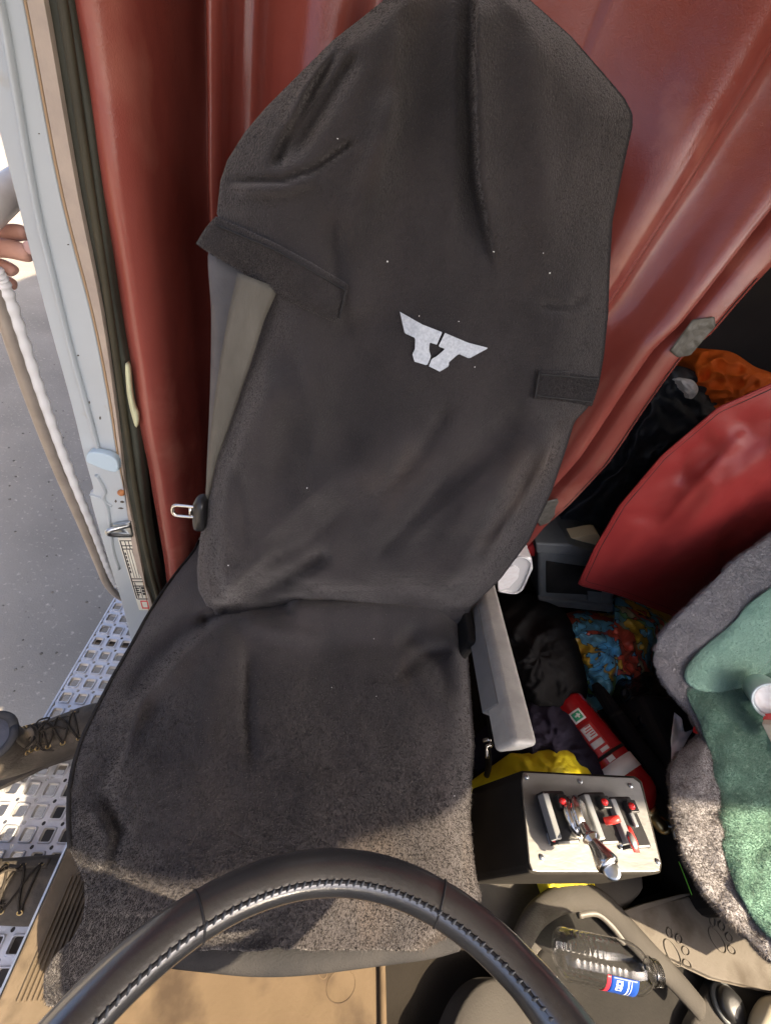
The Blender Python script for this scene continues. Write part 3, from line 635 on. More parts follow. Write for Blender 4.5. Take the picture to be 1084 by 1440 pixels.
# data plate with its printed table
dp = build('data_plate', *prism([PY(*q, JY-.0035) for q in [(166, 757), (187, 757), (213, 858), (196, 858)]], (0, .003, 0)), M_['plate'], jamb, smooth=False)
def bil(u, v):
    a = np.array((166, 757))*(1-u)+np.array((187, 757))*u; b = np.array((196, 858))*(1-u)+np.array((213, 858))*u; return a*(1-v)+b*v
def pr(u0, v0, u1, v1, m=M_['ink'], nm='print'):
    build(nm, *prism([PY(*bil(u, v), JY-.0042) for u, v in [(u0, v0), (u1, v0), (u1, v1), (u0, v1)]], (0, .0006, 0)), m, dp, smooth=False)
pr(.06, .03, .14, .84)
for v in (.03, .10, .145, .56, .60, .66, .84): pr(.14, v, .95, v+.012)
for u in (.38, .62, .9): pr(u, .03, u+.05, .145)
for u in (.36, .55, .74): pr(u, .16, u+.03, .55)
for v in (.2, .25, .3, .35, .4, .45): pr(.17, v, .26, v+.035)
for v, u1 in ((.69, .5), (.72, .45), (.75, .55), (.78, .4)): pr(.2, v, u1, v+.015)
for v in (.68, .72, .76): pr(.66, v, .9, v+.03)
pr(.24, .62, .30, .83); pr(.56, .66, .6, .83)
for a in ((.3, .87, .9, .885), (.3, .965, .9, .98), (.3, .87, .38, .98), (.82, .87, .9, .98)): pr(*a, M_['redink'], 'red_print')
# ================================================================ GRAB HANDLE
HX = -.60
grab = empty('grab_handle', PX(170, 838, HX), 'long white ribbed grab handle outside the door jamb', 'grab handle')
tp = [PX(x, y, HX) for x, y in [(-60, 250), (-38, 320), (-2, 425), (40, 550), (80, 655), (115, 735), (140, 795), (152, 822), (170, 840), (196, 848)]]
build('tube', *tube(spl(tp, 60), .011, 14), M_['tube'], grab)  # shade side of the handle, painted as a separate tan tube
gp = [PX(x, y, HX+.006) for x, y in [(-10, 378), (10, 420), (52, 545), (92, 655), (126, 738), (148, 795), (162, 822)]]
gs = spl(gp, 120); rad = [.0140+.0016*math.sin(k*math.pi*2/4.2) for k in range(120)]
build('ribbed_grip', *tube(gs, rad, 14), M_['grip'], grab)
up = [PX(x, y, HX+.01) for x, y in [(-40, 318), (-10, 290), (15, 268), (50, 245)]]
build('upper_bar', *tube(spl(up, 20), .024, 16), mat('worn_white_bar', (.5, .46, .41), (.40, .35, .3), 20, .35, coat=.3), grab)
# ================================================================ STEP
SZ = -.33
step = empty('entry_step', (-.55, .5, SZ), 'perforated aluminium entry step outside the door sill', 'step')
def plate(name, x0, x1, y0, y1, nx, ny):
    px_, py_ = (x1-x0)/nx, (y1-y0)/ny; V = []; F = []
    NR = 16
    def outer(ang):
        # boundary of a pitch square with quarter-round notches at the corners
        c, s_ = math.cos(ang), math.sin(ang); m = max(abs(c), abs(s_)); x, y = .5*c/m, .5*s_/m
        return x, y
    pts = []
    for sx, sy in ((1, 1), (-1, 1), (-1, -1), (1, -1)):
        r = .10
        arc = [(.5-r*math.sin(t), .5-r*math.cos(t)) for t in (0, math.pi/6, math.pi/3, math.pi/2)]
        arc = [(.5, .5-r), (.5-r*.5, .5-r*.866), (.5-r*.866, .5-r*.5), (.5-r, .5)]
        if sx*sy < 0: arc = arc[::-1]
        pts += [(sx*a, sy*b) for a, b in arc]
    inn = []
    for sx, sy in ((1, 1), (-1, 1), (-1, -1), (1, -1)):
        q = .29; r = .09
        arc = [(q, q-r), (q-r*.13, q-r*.5), (q-r*.5, q-r*.13), (q-r, q)]
        if sx*sy < 0: arc = arc[::-1]
        inn += [(sx*a, sy*b) for a, b in arc]
    n = len(pts); T = .004
    for i in range(nx):
        for j in range(ny):
            cx, cy = x0+(i+.5)*px_, y0+(j+.5)*py_; o = len(V)
            L = [(pts, 0, 1), (inn, 0, 1.28), (inn, .007, 1.14), (inn, .007, 1.0), (inn, -.010, .95)]
            for ring, dz, k in L: V += [np.array([cx+a*px_*k, cy+b*py_*k, SZ+dz]) for a, b in ring]
            for l in range(4):
                for k in range(n): F.append((o+l*n+k, o+l*n+(k+1) % n, o+(l+1)*n+(k+1) % n, o+(l+1)*n+k))
    return build(name, V, F, M_['alu'], step, smooth=False, mods=[('solid', .003)])
plate('tread_plate', -.690, -.455, -.10, 1.43, 5, 30)
plate('tread_plate', -.447, -.356, -.10, 1.43, 2, 30)
for x in (-.694, -.451):
    build('edge_flange', *boxm((x, .665, SZ-.012), (.006 if x < -.5 else .004, 1.53, .03)), M_['alu'], step, smooth=False)
for y in (.02, .42, .82, 1.2):
    build('step_bearer', *boxm((-.53, y, SZ-.05), (.33, .035, .05)), mat('step_bearer_steel_%d' % int(y*100), (.05, .045, .045), rough=.7), step, smooth=False)
build('under_tray', *boxm((-.49, .55, SZ-.20), (.28, 1.7, .02)), mat('under_tray_black', (.03, .026, .024), rough=.8), step, smooth=False)
build('step_back', *boxm((-.35, .6, SZ+.12), (.012, 1.6, .34)), M_['console'], step, smooth=False)
# ================================================================ SILL AND MATS
sill = empty('door_sill', (-.31, .2, 0), 'tan ribbed plastic door sill plate beside the boots', 'sill')
V, F = join(boxm((-.308, .30, -.01), (.118, 1.5, .03)))
build('sill_plate', V, F, M_['sill'], sill, smooth=False, mods=[('bevel', .006, 3)])
V, F = [], []
for yb in (-.32, -.05, .155, .42):
    for k in range(8):
        V, F = join((V, F), boxm((-.334+k*.0082, yb+.085, .0065), (.0042, .165, .006)))
build('ribs', V, F, M_['sill'], sill, smooth=False, kind='stuff')
build('sill_trim', *boxm((-.370, .30, -.006), (.004, 1.5, .016)), M_['zinc'], sill, smooth=False)
def paw(c, size, ang, m, parent, flip=1):
    V, F = [], []
    ca, sa = math.cos(ang), math.sin(ang)
    def el(cx, cy, a, b, rot=0):
        nonlocal V, F
        P = []
        for t in np.linspace(0, 2*math.pi, 25):
            x, y = a*math.cos(t), b*math.sin(t)*(1+.0*t); x, y = x*math.cos(rot)-y*math.sin(rot)+cx, x*math.sin(rot)+y*math.cos(rot)+cy
            P.append(np.asarray(c)+size*np.array([x*ca-y*sa, x*sa+y*ca, 0]))
        V, F = join((V, F), tube(P, size*.012, 8, cap=False))
    el(0, -.18, .30, .22)
    for x, y, r in ((-.36, .12, .5), (-.14, .34, .15), (.14, .34, -.15), (.36, .12, -.5)): el(x, y, .095, .135, r)
    return build('paw_print', V, F, m, parent)
fm = empty('floor_mat', (.02, .0, 0), 'tan rubber floor mat under the steering wheel', 'floor mat')
mo = [(-.235, -.55), (.345, -.55), (.335, .02), (.325, .24), (.29, .30), (-.22, .30), (-.245, .25)]
build('mat_sheet', *prism([np.array([x, y, -.010]) for x, y in closed_resample(mo, 60, False)], (0, 0, .014)), M_['mat'], fm, smooth=False, mods=[('bevel', .003, 2)])
rp = [np.array([x, y, .008]) for x, y in [(.338, -.54), (.328, .02), (.318, .23)]]
build('mat_rim', *tube(spl(rp, 30), .008, 10), M_['mat'], fm)
paw(PZ(478, 1368, .0035), .10, .2, M_['mat'], fm)
# ================================================================ STEERING WHEEL
WC = np.array([.0932, -.1517, .8147]); TL = .4206; WR, WT = .2273, .0182
E1 = np.array([1., 0, 0]); E2 = np.array([0, math.cos(TL), -math.sin(TL)]); EN = np.cross(E1, E2)
wheel = empty('steering_wheel', WC+EN*-.09, 'black stitched leather steering wheel in front of the seat', 'steering wheel')
def rimpt(a, th, r=WT):
    rad = math.cos(a)*E1+math.sin(a)*E2
    return WC+rad*(WR+r*math.cos(th))+EN*r*math.sin(th)
NA, NT = 220, 22
V = []; F = []
seams = [math.radians(63), math.radians(122), math.radians(185), math.radians(300)]
for i in range(NA):
    a = 2*math.pi*i/NA
    r = WT*(1+.012*mn.noise(Vector((math.cos(a)*6, math.sin(a)*6, 0))))
    for s in seams: r -= .0016*math.exp(-((((a-s+math.pi) % (2*math.pi))-math.pi)/.010)**2)
    if 0 < a < math.radians(42): r *= 1+.16*math.sin(a/math.radians(42)*math.pi)
    for k in range(NT):
        th = 2*math.pi*k/NT; rr = r*(1+.05*math.cos(2*th)); V.append(rimpt(a, th, rr))
for i in range(NA):
    for k in range(NT):
        F.append((i*NT+k, ((i+1) % NA)*NT+k, ((i+1) % NA)*NT+(k+1) % NT, i*NT+(k+1) % NT))
rim = build('rim', V, F, M_['leather'], wheel)
THS = math.radians(142)
V, F = [], []
for i in range(190):
    a = 2*math.pi*i/190; s = 1 if i % 2 else 1
    p0 = rimpt(a, THS-.13, WT*1.03); p1 = rimpt(a+.014, THS+.13, WT*1.03); pm = rimpt(a+.007, THS, WT*1.09)
    V, F = join((V, F), tube([p0, pm, p1], [.0008, .0014, .0008], 5))
build('stitching', V, F, M_['stitch'], rim, kind='stuff')
P = [rimpt(a, THS, WT*1.0) for a in np.linspace(0, 2*math.pi, 200)]
build('seam', *tube(P, .0016, 6, cap=False), M_['thread'], rim)
for s in seams:
    P = [rimpt(s, t, WT*1.01) for t in np.linspace(0, 2*math.pi, 30)]
    build('wrap_joint', *tube(P, .0011, 6, cap=False), M_['thread'], rim)
# spokes and hub (below and in front of the frame)
for ang in (8, 172, 270):
    a = math.radians(ang); rad = math.cos(a)*E1+math.sin(a)*E2; tn = -math.sin(a)*E1+math.cos(a)*E2
    R = []
    for t, wd, h in ((.30, .045, .012), (.6, .034, .011), (.85, .034, .011), (1.0, .048, .013)):
        c = WC+rad*WR*t-EN*.045*(1-t); R.append([c+tn*wd*math.cos(x)+EN*h*math.sin(x) for x in np.linspace(0, 2*math.pi, 16, endpoint=False)])
    build('spoke', *ringloft(R), M_['leather'], wheel)
build('hub', *lathe(WC-EN*.09, WC-EN*.02, [(0, .05), (.1, .075), (.75, .08), (.95, .06), (1, .02)], 32), M_['leather'], wheel)
build('steering_column', *tube([WC-EN*.08, WC-EN*.35], .035, 16), M_['dark'], wheel)
# ================================================================ PASSENGER SEAT WITH FUR COVER
ps = empty('passenger_seat', (1.35, .35, 0), 'passenger seat under a grey fur throw with green fleece lining', 'seat')
def psurf(q, up=0.0, z0=.40):
    d = ray(*q); tz = (z0+up-CAM[2])/d[2] if d[2] < -.02 else 9
    ty = (.66-up-CAM[1])/(d[1]) if d[1] > .02 else 9
    # leaning backrest plane
    n = np.array([0, -.94, .34]); p0 = np.array([1.2, .56, z0])-n*0
    tb = np.dot(p0+n*up-CAM, n)/np.dot(d, n); tb = tb if tb > 0 else 9
    k = 14.0; t = -math.log(math.exp(-k*min(tz, 5))+math.exp(-k*min(tb, 5)))/k
    return CAM+d*t
FUR = [(1330, 600), (1084, 752), (1030, 790), (968, 852), (926, 893), (917, 930), (935, 965), (966, 1000), (985, 1035), (955, 1056), (941, 1085), (943, 1140), (958, 1200), (985, 1250), (1030, 1300), (1084, 1352), (1190, 1440), (1400, 1300), (1450, 800)]
def furfn(q, r):
    p = psurf(q); d = p-CAM; b = .035*(1-r**6)+.012*nz((q[0]/60, q[1]/60, 0), 1, 3)+.008*nz((q[0]/25, q[1]/25, 0), 1, 5)
    return p-d/np.linalg.norm(d)*b
fv, ff = disc(FUR, furfn, 40, 220, centre=(1130, 1060), skirt=lambda p: p+(p-CAM)*.16, smooth=False)
furc = build('fur_throw', fv, ff, M_['fur'], ps)
GRN = [(966, 966), (985, 1020), (1002, 1080), (1009, 1150), (1020, 1210), (1046, 1270), (1084, 1320), (1190, 1410), (1350, 1250), (1350, 880), (1084, 930), (1030, 960)]
def grfn(q, r):
    p = psurf(q); d = p-CAM; b = .030+.028*(1-r**5)+.012*nz((q[0]/60, q[1]/60, 0), 1, 3)+.010*nz((q[0]/30, q[1]/30, 0), 1, 9)
    return p-d/np.linalg.norm(d)*b
gv2, gf2 = disc(GRN, grfn, 36, 160, centre=(1120, 1120), skirt=lambda p: p+(p-CAM)*.05, smooth=True)
grn = build('green_fleece', gv2, gf2, M_['green'], ps)
PAL = [(1350, 660), (1084, 826), (1030, 876), (985, 914), (962, 946), (972, 966), (1004, 974), (1045, 966), (1084, 945), (1350, 860)]
def palfn(q, r):
    p = psurf(q); d = p-CAM; b = .04+.055*(1-r**3)+.006*nz((q[0]/40, q[1]/40, 0), 1, 9)
    return p-d/np.linalg.norm(d)*b
pv2, pf2 = disc(PAL, palfn, 30, 140, centre=(1130, 880), skirt=lambda p: p+(p-CAM)*.07, smooth=True)
pal = build('fleece_roll', pv2, pf2, M_['greenpale'], ps)
def pxy(P):
    v = P-CAM; z = v @ FW; return 542+FPX*(v @ RT)/z, 720-FPX*(v @ UP)/z
def inview(V, F):
    V = np.asarray(V); X_, Y_ = pxy(V); ok = (X_ < 1130) & (Y_ < 1460) & (Y_ > 600); return [f for f in F if all(ok[i] for i in f) and len(f) < 5]
P, N = sample(fv, inview(fv, ff), 270000)
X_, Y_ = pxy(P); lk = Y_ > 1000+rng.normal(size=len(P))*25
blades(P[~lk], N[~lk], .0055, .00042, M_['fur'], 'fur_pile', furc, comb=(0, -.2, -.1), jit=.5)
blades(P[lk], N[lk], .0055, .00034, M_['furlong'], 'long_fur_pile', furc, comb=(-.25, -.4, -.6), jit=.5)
P, N = sample(gv2, inview(gv2, gf2), 130000)
blades(P, N, .0030, .0004, M_['green'], 'fleece_pile', grn, jit=.55)
P, N = sample(pv2, inview(pv2, pf2), 60000)
blades(P, N, .0024, .0004, M_['greenpale'], 'fleece_pile', pal, jit=.5)
build('seat_frame', *boxm((1.42, .30, .12), (.62, .50, .24)), M_['dark'], ps, smooth=False, mods=[('bevel', .03, 3)])
# cup and packet lying on the green fleece
c0 = psurf((1068, 978), .085)
cu = empty('cup', c0-np.array([0, 0, .03]), 'pale blue plastic cup lying in the folds of the green fleece', 'cup')
axd = np.array([-.55, -.62, .45]); axd /= np.linalg.norm(axd)
build('body', *lathe(c0+np.array([.03, 0, 0])-axd*.06, c0+np.array([.03, 0, 0])+axd*.035, [(0, .02), (.02, .038), (.8, .044), (.93, .046), (1, .0475), (1.0, .043), (.9, .041), (.3, .036), (.28, .01)], 36), M_['cup'], cu)
build('lid', *lathe(c0+np.array([.03, 0, 0])+axd*.012, c0+np.array([.03, 0, 0])+axd*.026, [(0, .01), (0, .040), (1, .040), (1, .034), (.5, .032), (.5, .01)], 36), M_['labelwhite'], cu)
pk0 = psurf((1092, 1022), .075)
pk = empty('packet', pk0, 'red and cream packet at the right edge beside the cup', 'packet')
rot = Matrix.Rotation(.6, 3, 'Z') @ Matrix.Rotation(.5, 3, 'X')
build('carton', *boxm(pk0, (.07, .05, .03), rot), mat('cream_carton', (.45, .36, .28), rough=.6), pk, smooth=False, mods=[('bevel', .003, 2)])
build('band', *boxm(pk0, (.03, .0515, .0315), rot), M_['paddle'], pk, smooth=False)
# ================================================================ CONSOLE UNDER THE CONTROL BOX
con = empty('floor_console', (.72, .08, 0), 'grey-beige moulded floor console with cup holder below the control box', 'console')
def flat(name, outline, z, m, parent, h=None, bulge=0, smooth=False, rings=10, n=80, centre=None, bev=None):
    def fn(q, r):
        p = PZ(q[0], q[1], z); d = p-CAM; return p-d/np.linalg.norm(d)*(bulge*(1-r**4))
    return build(name, *disc(outline, fn, rings, n, centre=centre, skirt=lambda p: np.array([p[0], p[1], p[2]-(h or .01)]), smooth=smooth), m, parent, mods=[('bevel', bev, 3)] if bev else ())
flat('console_body', [(640, 1200), (700, 1180), (900, 1200), (905, 1250), (872, 1290), (858, 1308), (800, 1316), (762, 1334), (738, 1368), (700, 1345), (684, 1290), (664, 1240)], .09, M_['console'], con, .10, .012, centre=(770, 1262), bev=.01)
arch = [PZ(x, y, z) for x, y, z in [(722, 1352, .11), (738, 1312, .125), (757, 1284, .135), (788, 1265, .14), (826, 1262, .14), (852, 1276, .138), (878, 1303, .13), (912, 1340, .12), (955, 1385, .105), (985, 1420, .095)]]
build('holder_arch', *tube(spl(arch, 50), [.021+.004*math.sin(k/49*math.pi) for k in range(50)], 18, ab=.55), M_['console'], con)
arch2 = [PZ(x, y, z) for x, y, z in [(812, 1286, .135), (838, 1284, .138), (858, 1300, .135), (876, 1322, .125), (890, 1345, .115)]]
build('holder_lip', *tube(spl(arch2[:4], 30), .007, 12), mat('holder_lip_grey', (.10, .092, .082), rough=.5), con)
flat('recess_shade_disc', [(752, 1312), (772, 1288), (800, 1280), (836, 1282), (870, 1312), (890, 1345), (800, 1345), (760, 1330)], .106, M_['dark'], con, .02, 0, True)  # flat dark disc stands in for the shade inside the holder recess
flat('console_wing', [(636, 1440), (660, 1395), (690, 1376), (730, 1385), (760, 1440), (770, 1510), (620, 1510)], .06, M_['console'], con, .07, .01, True)
flat('tray', [(700, 1350), (736, 1366), (762, 1332), (800, 1314), (860, 1306), (938, 1346), (1002, 1376), (968, 1440), (960, 1520), (720, 1520)], .045, M_['dark'], con, .05, 0)
sp2 = flat('socket_panel', [(1002, 1378), (1084, 1396), (1200, 1420), (1220, 1540), (950, 1540), (970, 1440)], .07, M_['console'], con, .06, .004)
s0 = PZ(1020, 1412, .075)
sk = build('socket_ring', *lathe(s0, s0+np.array([0, 0, .008]), [(0, .036), (.8, .035), (1, .030), (1, .004)], 32), M_['case'], con)
build('socket_cap', *lathe(s0+np.array([0, 0, .006]), s0+np.array([-.002, -.002, .026]), [(0, .029), (.5, .029), (.9, .025), (1, .012)], 32), M_['switch'], sk)
build('cap_tab', *boxm(s0+np.array([.0, -.034, .01]), (.010, .02, .006)), M_['switch'], sk, smooth=False, mods=[('bevel', .002, 2)])
kn = PZ(1076, 1424, .13)
build('grab_knob', *disc([(1052, 1450), (1062, 1410), (1084, 1398), (1120, 1400), (1140, 1450), (1100, 1500)], lambda q, r: PZ(q[0], q[1], .09+.05*math.sqrt(max(0, 1-r*r))), 12, 50), mat('cream_knob', (.55, .50, .40), rough=.5), con)
bs = PZ(681, 1208, .12)
build('bolt', *lathe(bs, bs+np.array([0, 0, .012]), [(0, .017), (.3, .017), (.32, .011), (1, .010), (1, .003)], 20), M_['bolt'], con)
# right-hand mat with paw prints
rm = empty('paw_print_mat', PZ(980, 1330, .0), 'pale grey-beige rubber mat with embossed paw prints at the right', 'floor mat')
flat('mat_sheet', [(866, 1288), (905, 1275), (975, 1259), (1012, 1272), (1060, 1310), (1130, 1360), (1200, 1425), (1084, 1394), (1002, 1375), (938, 1345), (900, 1317)], .10, M_['matgrey'], rm, .014, 0, bev=.003)
flat('mat_edge', [(866, 1285), (905, 1271), (960, 1257), (978, 1256), (940, 1268), (905, 1279), (868, 1291)], .104, M_['matgrey'], rm, .02, 0)
paw(PZ(950, 1336, .1012), .072, -1.25, M_['matgrey'], rm); paw(PZ(1012, 1318, .1012), .072, -1.2, M_['matgrey'], rm)
flat('mat_underside', [(880, 1270), (960, 1245), (985, 1256), (905, 1275), (870, 1288)], .06, M_['dark'], rm, .05, 0)
# thin green strand
o = build('green_strand', *tube(spl([PZ(954, 1212, .16), PZ(962, 1232, .14), PZ(972, 1258, .115)], 14), .0011, 6), M_['strand'])
tag(o, 'thin bright green strand hanging beside the fur edge', 'strand')
# ================================================================ CONTROL BOX
BZ = .45
cb = empty('brake_control_box', PZ(800, 1160, .25), 'brushed steel control box with three red-tipped switches and a chrome lever', 'control box')
q = lambda x, y, h=0: PZ(x, y, BZ+h)
face = closed_resample([(736, 1086), (893, 1094), (900, 1102), (930, 1218), (926, 1226), (750, 1226), (745, 1220), (733, 1092)], 48, False)
body_t = [q(*p, -.004) for p in closed_resample([(733, 1083), (896, 1091), (903, 1098), (933, 1222), (928, 1230), (746, 1230), (742, 1224), (730, 1089)], 48, False)]
low = [p+np.array([-.045 if p[0] < .6 else -.01, .0, -.14]) for p in body_t]
n = len(body_t)
build('housing', body_t+low, [tuple(range(n)), tuple(range(2*n-1, n-1, -1))]+[(i, i+n, (i+1) % n+n, (i+1) % n) for i in range(n)], M_['boxbody'], cb, smooth=False, mods=[('bevel', .004, 2)])
fp = build('face_plate', *prism([q(*p, .002) for p in face], (0, 0, -.005)), M_['panel'], cb, smooth=False, mods=[('bevel', .0012, 2)])
for x, y in [(740, 1093), (815, 1099), (886, 1105), (761, 1206), (924, 1212)]:
    p = q(x, y, .002); s = build('screw', *lathe(p, p+np.array([0, 0, .0035]), [(0, .0048), (.5, .0046), (1, .003)], 14), M_['zinc'], fp)
    build('slot', *boxm(p+np.array([0, 0, .0035]), (.006, .0012, .0006), Matrix.Rotation(random.random()*3, 3, 'Z')), M_['ink'], s, smooth=False)
RZ = Matrix.Rotation(.06, 3, 'Z')
def bx(name, x, y, h, s, m, parent, rot=RZ, bev=.002): return build(name, *boxm(q(x, y, h), s, rot), m, parent, smooth=False, mods=[('bevel', bev, 2)])
def unit(cx, cy, paddle):
    u = bx('switch_body', cx, cy, .014, (.048, .078, .026), M_['switch'], cb, bev=.004)
    bx('side_plate', cx-11, cy-2, .030, (.012, .066, .020), M_['switchgrey'], u)
    bx('lamp_housing', cx+6, cy-22, .032, (.020, .020, .016), M_['switch'], u)
    lp_ = q(cx+7, cy-23, .040); build('lamp', *lathe(lp_, lp_+np.array([0, 0, .008]), [(0, .0058), (.4, .0056), (.8, .0036), (1, .001)], 16), M_['lamp'], u)
    for dx in (-8, 8):
        p = q(cx+dx, cy+30, .004); build('terminal_screw', *lathe(p, p+np.array([0, 0, .006]), [(0, .005), (.6, .005), (1, .003)], 12), M_['zinc'], u)
    bx('foot_plate', cx+1, cy+29, .004, (.040, .016, .005), M_['switchgrey'], u, bev=.001)
    if paddle == 1:
        build('lever', *tube([q(cx+8, cy+4, .032), q(cx+20, cy+2, .044), q(cx+29, cy, .050)], [.006, .0062, .005], 10), M_['paddle'], u)
    elif paddle == 2:
        build('lever', *tube([q(cx+3, cy+6, .030), q(cx+9, cy+24, .040), q(cx+15, cy+42, .040)], [.006, .009, .006], 12, ab=.45), M_['paddle'], u)
        build('lever_tip', *tube([q(cx+5, cy+14, .041), q(cx+10, cy+26, .045), q(cx+14, cy+37, .044)], [.004, .0065, .004], 12, ab=.45), M_['switchgrey'], u)
        bx('lamp_bar', cx+9, cy-8, .033, (.008, .03, .006), M_['switchgrey'], u)
    else:
        build('lever', *tube([q(cx-6, cy+30, .02), q(cx+6, cy+33, .022), q(cx+10, cy+26, .022)], .004, 8), M_['paddle'], u)
unit(783, 1150, 0); unit(842, 1151, 1); unit(880, 1157, 2)
hb0 = q(799, 1150, .020); hb1 = q(824, 1146, .046)
hub = build('lever_hub', *lathe(hb0, hb1, [(0, .026), (.15, .029), (.40, .031), (.45, .027), (.55, .027), (.58, .031), (.80, .031), (.86, .026), (.98, .024), (1, .020), (.9, .017), (.9, .004)], 30), M_['chrome'], cb)
nk = [q(818, 1160, .048), q(824, 1170, .058), q(832, 1182, .066), q(842, 1197, .074), q(851, 1211, .080), q(858, 1221, .084)]
build('lever_grip', *tube(spl(nk, 24), [.0095+(.005 if 7 < k < 10 else 0)+.0095*sm(9, 20, k)-.007*sm(21, 24, k) for k in range(24)], 18), M_['chrome'], hub)
ce = q(859, 1224, .087); dc = (CAM-ce)/np.linalg.norm(CAM-ce)
build('grip_end', *lathe(ce-dc*.004, ce+dc*.004, [(0, .013), (.8, .013), (1, .009), (1, .002)], 16), M_['zinc'], hub)
# yellow strap end under the box
def cloth(name, outline, z, h, m, label, cat, seed=1, wr=.012, fs=18, folds_=(), base=None, rings=22, n=110, centre=None, smooth=True, parent=None):
    def fn(q_, r):
        zz = z+h*(1-r**2.5); p = PZ(q_[0], q_[1], zz); d = p-CAM
        rid = 1-abs(nz((q_[0]/fs, q_[1]/fs, seed), 1, seed))*2
        return p-d/np.linalg.norm(d)*(wr*rid*(1-r**8)+folds(q_, folds_)+.35*wr*nz((q_[0]/7, q_[1]/7, seed), 1, seed))
    o = build(name, *disc(outline, fn, rings, n, centre=centre, skirt=lambda p: np.array([p[0], p[1], min(p[2]-.01, base if base is not None else z-.03)]), smooth=smooth), m, parent)
    if label: tag(o, label, cat)
    return o
cloth('yellow_vest', [(714, 1062), (735, 1060), (765, 1055), (790, 1053), (812, 1064), (832, 1090), (840, 1110), (760, 1120), (716, 1100)], .24, .05, M_['yellow'], 'crumpled yellow hi-vis cloth behind the control box', 'vest', 3, .014, 26, base=.0)
cloth('yellow_strap', [(764, 1232), (834, 1232), (836, 1246), (812, 1247), (772, 1254)], .14, .012, M_['yellow'], 'bit of yellow cloth poking out under the control box front', 'cloth', 5, .004, 12, base=.10, smooth=False)
# ================================================================ CLUTTER BEHIND
cloth('navy_clothing', [(700, 1010), (745, 980), (790, 985), (815, 1012), (842, 1048), (866, 1084), (850, 1110), (770, 1110), (715, 1085)], .16, .08, M_['navy'], 'navy work clothing heaped above the yellow cloth', 'clothing', 7, .03, 34, base=-.01)
cloth('black_hoodie', [(690, 850), (720, 835), (770, 842), (800, 870), (815, 915), (826, 965), (815, 1000), (785, 1015), (745, 1005), (715, 960), (695, 905)], .12, .14, M_['black'], 'black hooded garment heaped behind the armrest', 'clothing', 11, .035, 40, [([(745, 850), (765, 930), (790, 1000)], 12, -.02, 'R'), ([(770, 860), (800, 930), (800, 990)], 12, .02, 'R')], base=-.01)
cloth('printed_bag', [(786, 872), (812, 858), (862, 862), (866, 838), (900, 846), (946, 868), (934, 895), (918, 922), (915, 955), (897, 976), (872, 966), (855, 992), (830, 975), (812, 940), (800, 905)], .06, .10, M_['comic'], 'glossy printed plastic bag in red, blue and yellow', 'bag', 4, .040, 15, [([(795, 890), (840, 905), (880, 875)], 6, .012, 'R'), ([(850, 900), (870, 935), (860, 980)], 6, -.018, 'R'), ([(868, 845), (880, 880), (920, 900)], 6, -.015, 'R')], base=-.01, centre=(862, 912), n=160, rings=30)
cloth('black_bin_bag', [(868, 962), (885, 950), (915, 945), (945, 962), (968, 985), (985, 1010), (975, 1035), (945, 1050), (942, 1100), (900, 1060), (878, 1010)], .12, .08, M_['poly'], 'crumpled black plastic sack between the bag and the fur', 'sack', 6, .03, 18, base=-.01, rings=26)
# small torn black scraps on the sack edge
# umbrella
u0, u1 = PZ(836, 962, .20), PZ(944, 1120, .22)
um = empty('umbrella', u1, 'folded black umbrella lying beside the fire extinguisher', 'umbrella')
build('canopy', *lathe(u0, u1, [(0, .012), (.03, .016), (.25, .019), (.6, .026), (.95, .028), (1, .02)], 18), M_['black'], um)
for k in range(4):
    a = k*1.57+.4; d = (u1-u0)/np.linalg.norm(u1-u0); nn = np.cross(d, (0, 0, 1)); nn /= np.linalg.norm(nn); bb = np.cross(d, nn)
    build('canopy_pleat', *tube([u0+(u1-u0)*t+(nn*math.cos(a+t*1.2)+bb*math.sin(a+t*1.2))*(.014+.012*t) for t in np.linspace(.05, .97, 16)], .005, 6), M_['black'], um)
build('tie_band', *lathe(u0+(u1-u0)*.30, u0+(u1-u0)*.33, [(0, .0225), (1, .0225)], 18), M_['boxbody'], um)
# white paper and red cap
o = build('paper_scrap', *disc([(948, 1002), (958, 1010), (962, 1030), (975, 1025), (966, 1040), (955, 1060), (944, 1075), (943, 1040)], lambda q_, r: PZ(q_[0], q_[1], .30+.02*nz((q_[0]/14, q_[1]/14, 0), 1, 2)), 6, 50, smooth=False), M_['paper'], mods=[('solid', .001)])
tag(o, 'torn scrap of white paper against the edge of the fur', 'paper')
c1 = PZ(975, 1023, .34)
rc = build('bottle_cap', *lathe(c1, c1+np.array([.012, -.02, .012]), [(0, .008), (.1, .013), (.8, .0125), (1, .008)], 18), M_['lamp']); tag(rc, 'small red plastic cap on the black sack beside the fur', 'cap')
# ---------------------------------------------------------------- fire extinguisher
x0, x1 = PZ(788, 985, .16), PZ(908, 1136, .20)
ex = empty('fire_extinguisher', (x0+x1)/2-np.array([0, 0, .06]), 'red fire extinguisher with a white band lying behind the control box', 'fire extinguisher')
er = .062
cyl = [(0, .02), (.02, er*.8), (.06, er), (.60, er), (.68, er), (.86, er), (.93, er*.93), (.98, er*.72), (1.02, er*.4), (1.03, er*.25)]
eb = build('cylinder', *lathe(x0, x1, cyl, 40), M_['extred'], ex)
build('white_band', *lathe(x0+(x1-x0)*.64, x0+(x1-x0)*.76, [(0, er*.99), (0, er*1.012), (1, er*1.012), (1, er*.99)], 40), M_['extwhite'], eb)
ed = (x1-x0)/np.linalg.norm(x1-x0); en = np.cross(ed, CAM-x0); en /= np.linalg.norm(en); eu = np.cross(en, ed)
if np.dot(eu, CAM-x0) < 0: eu = -eu
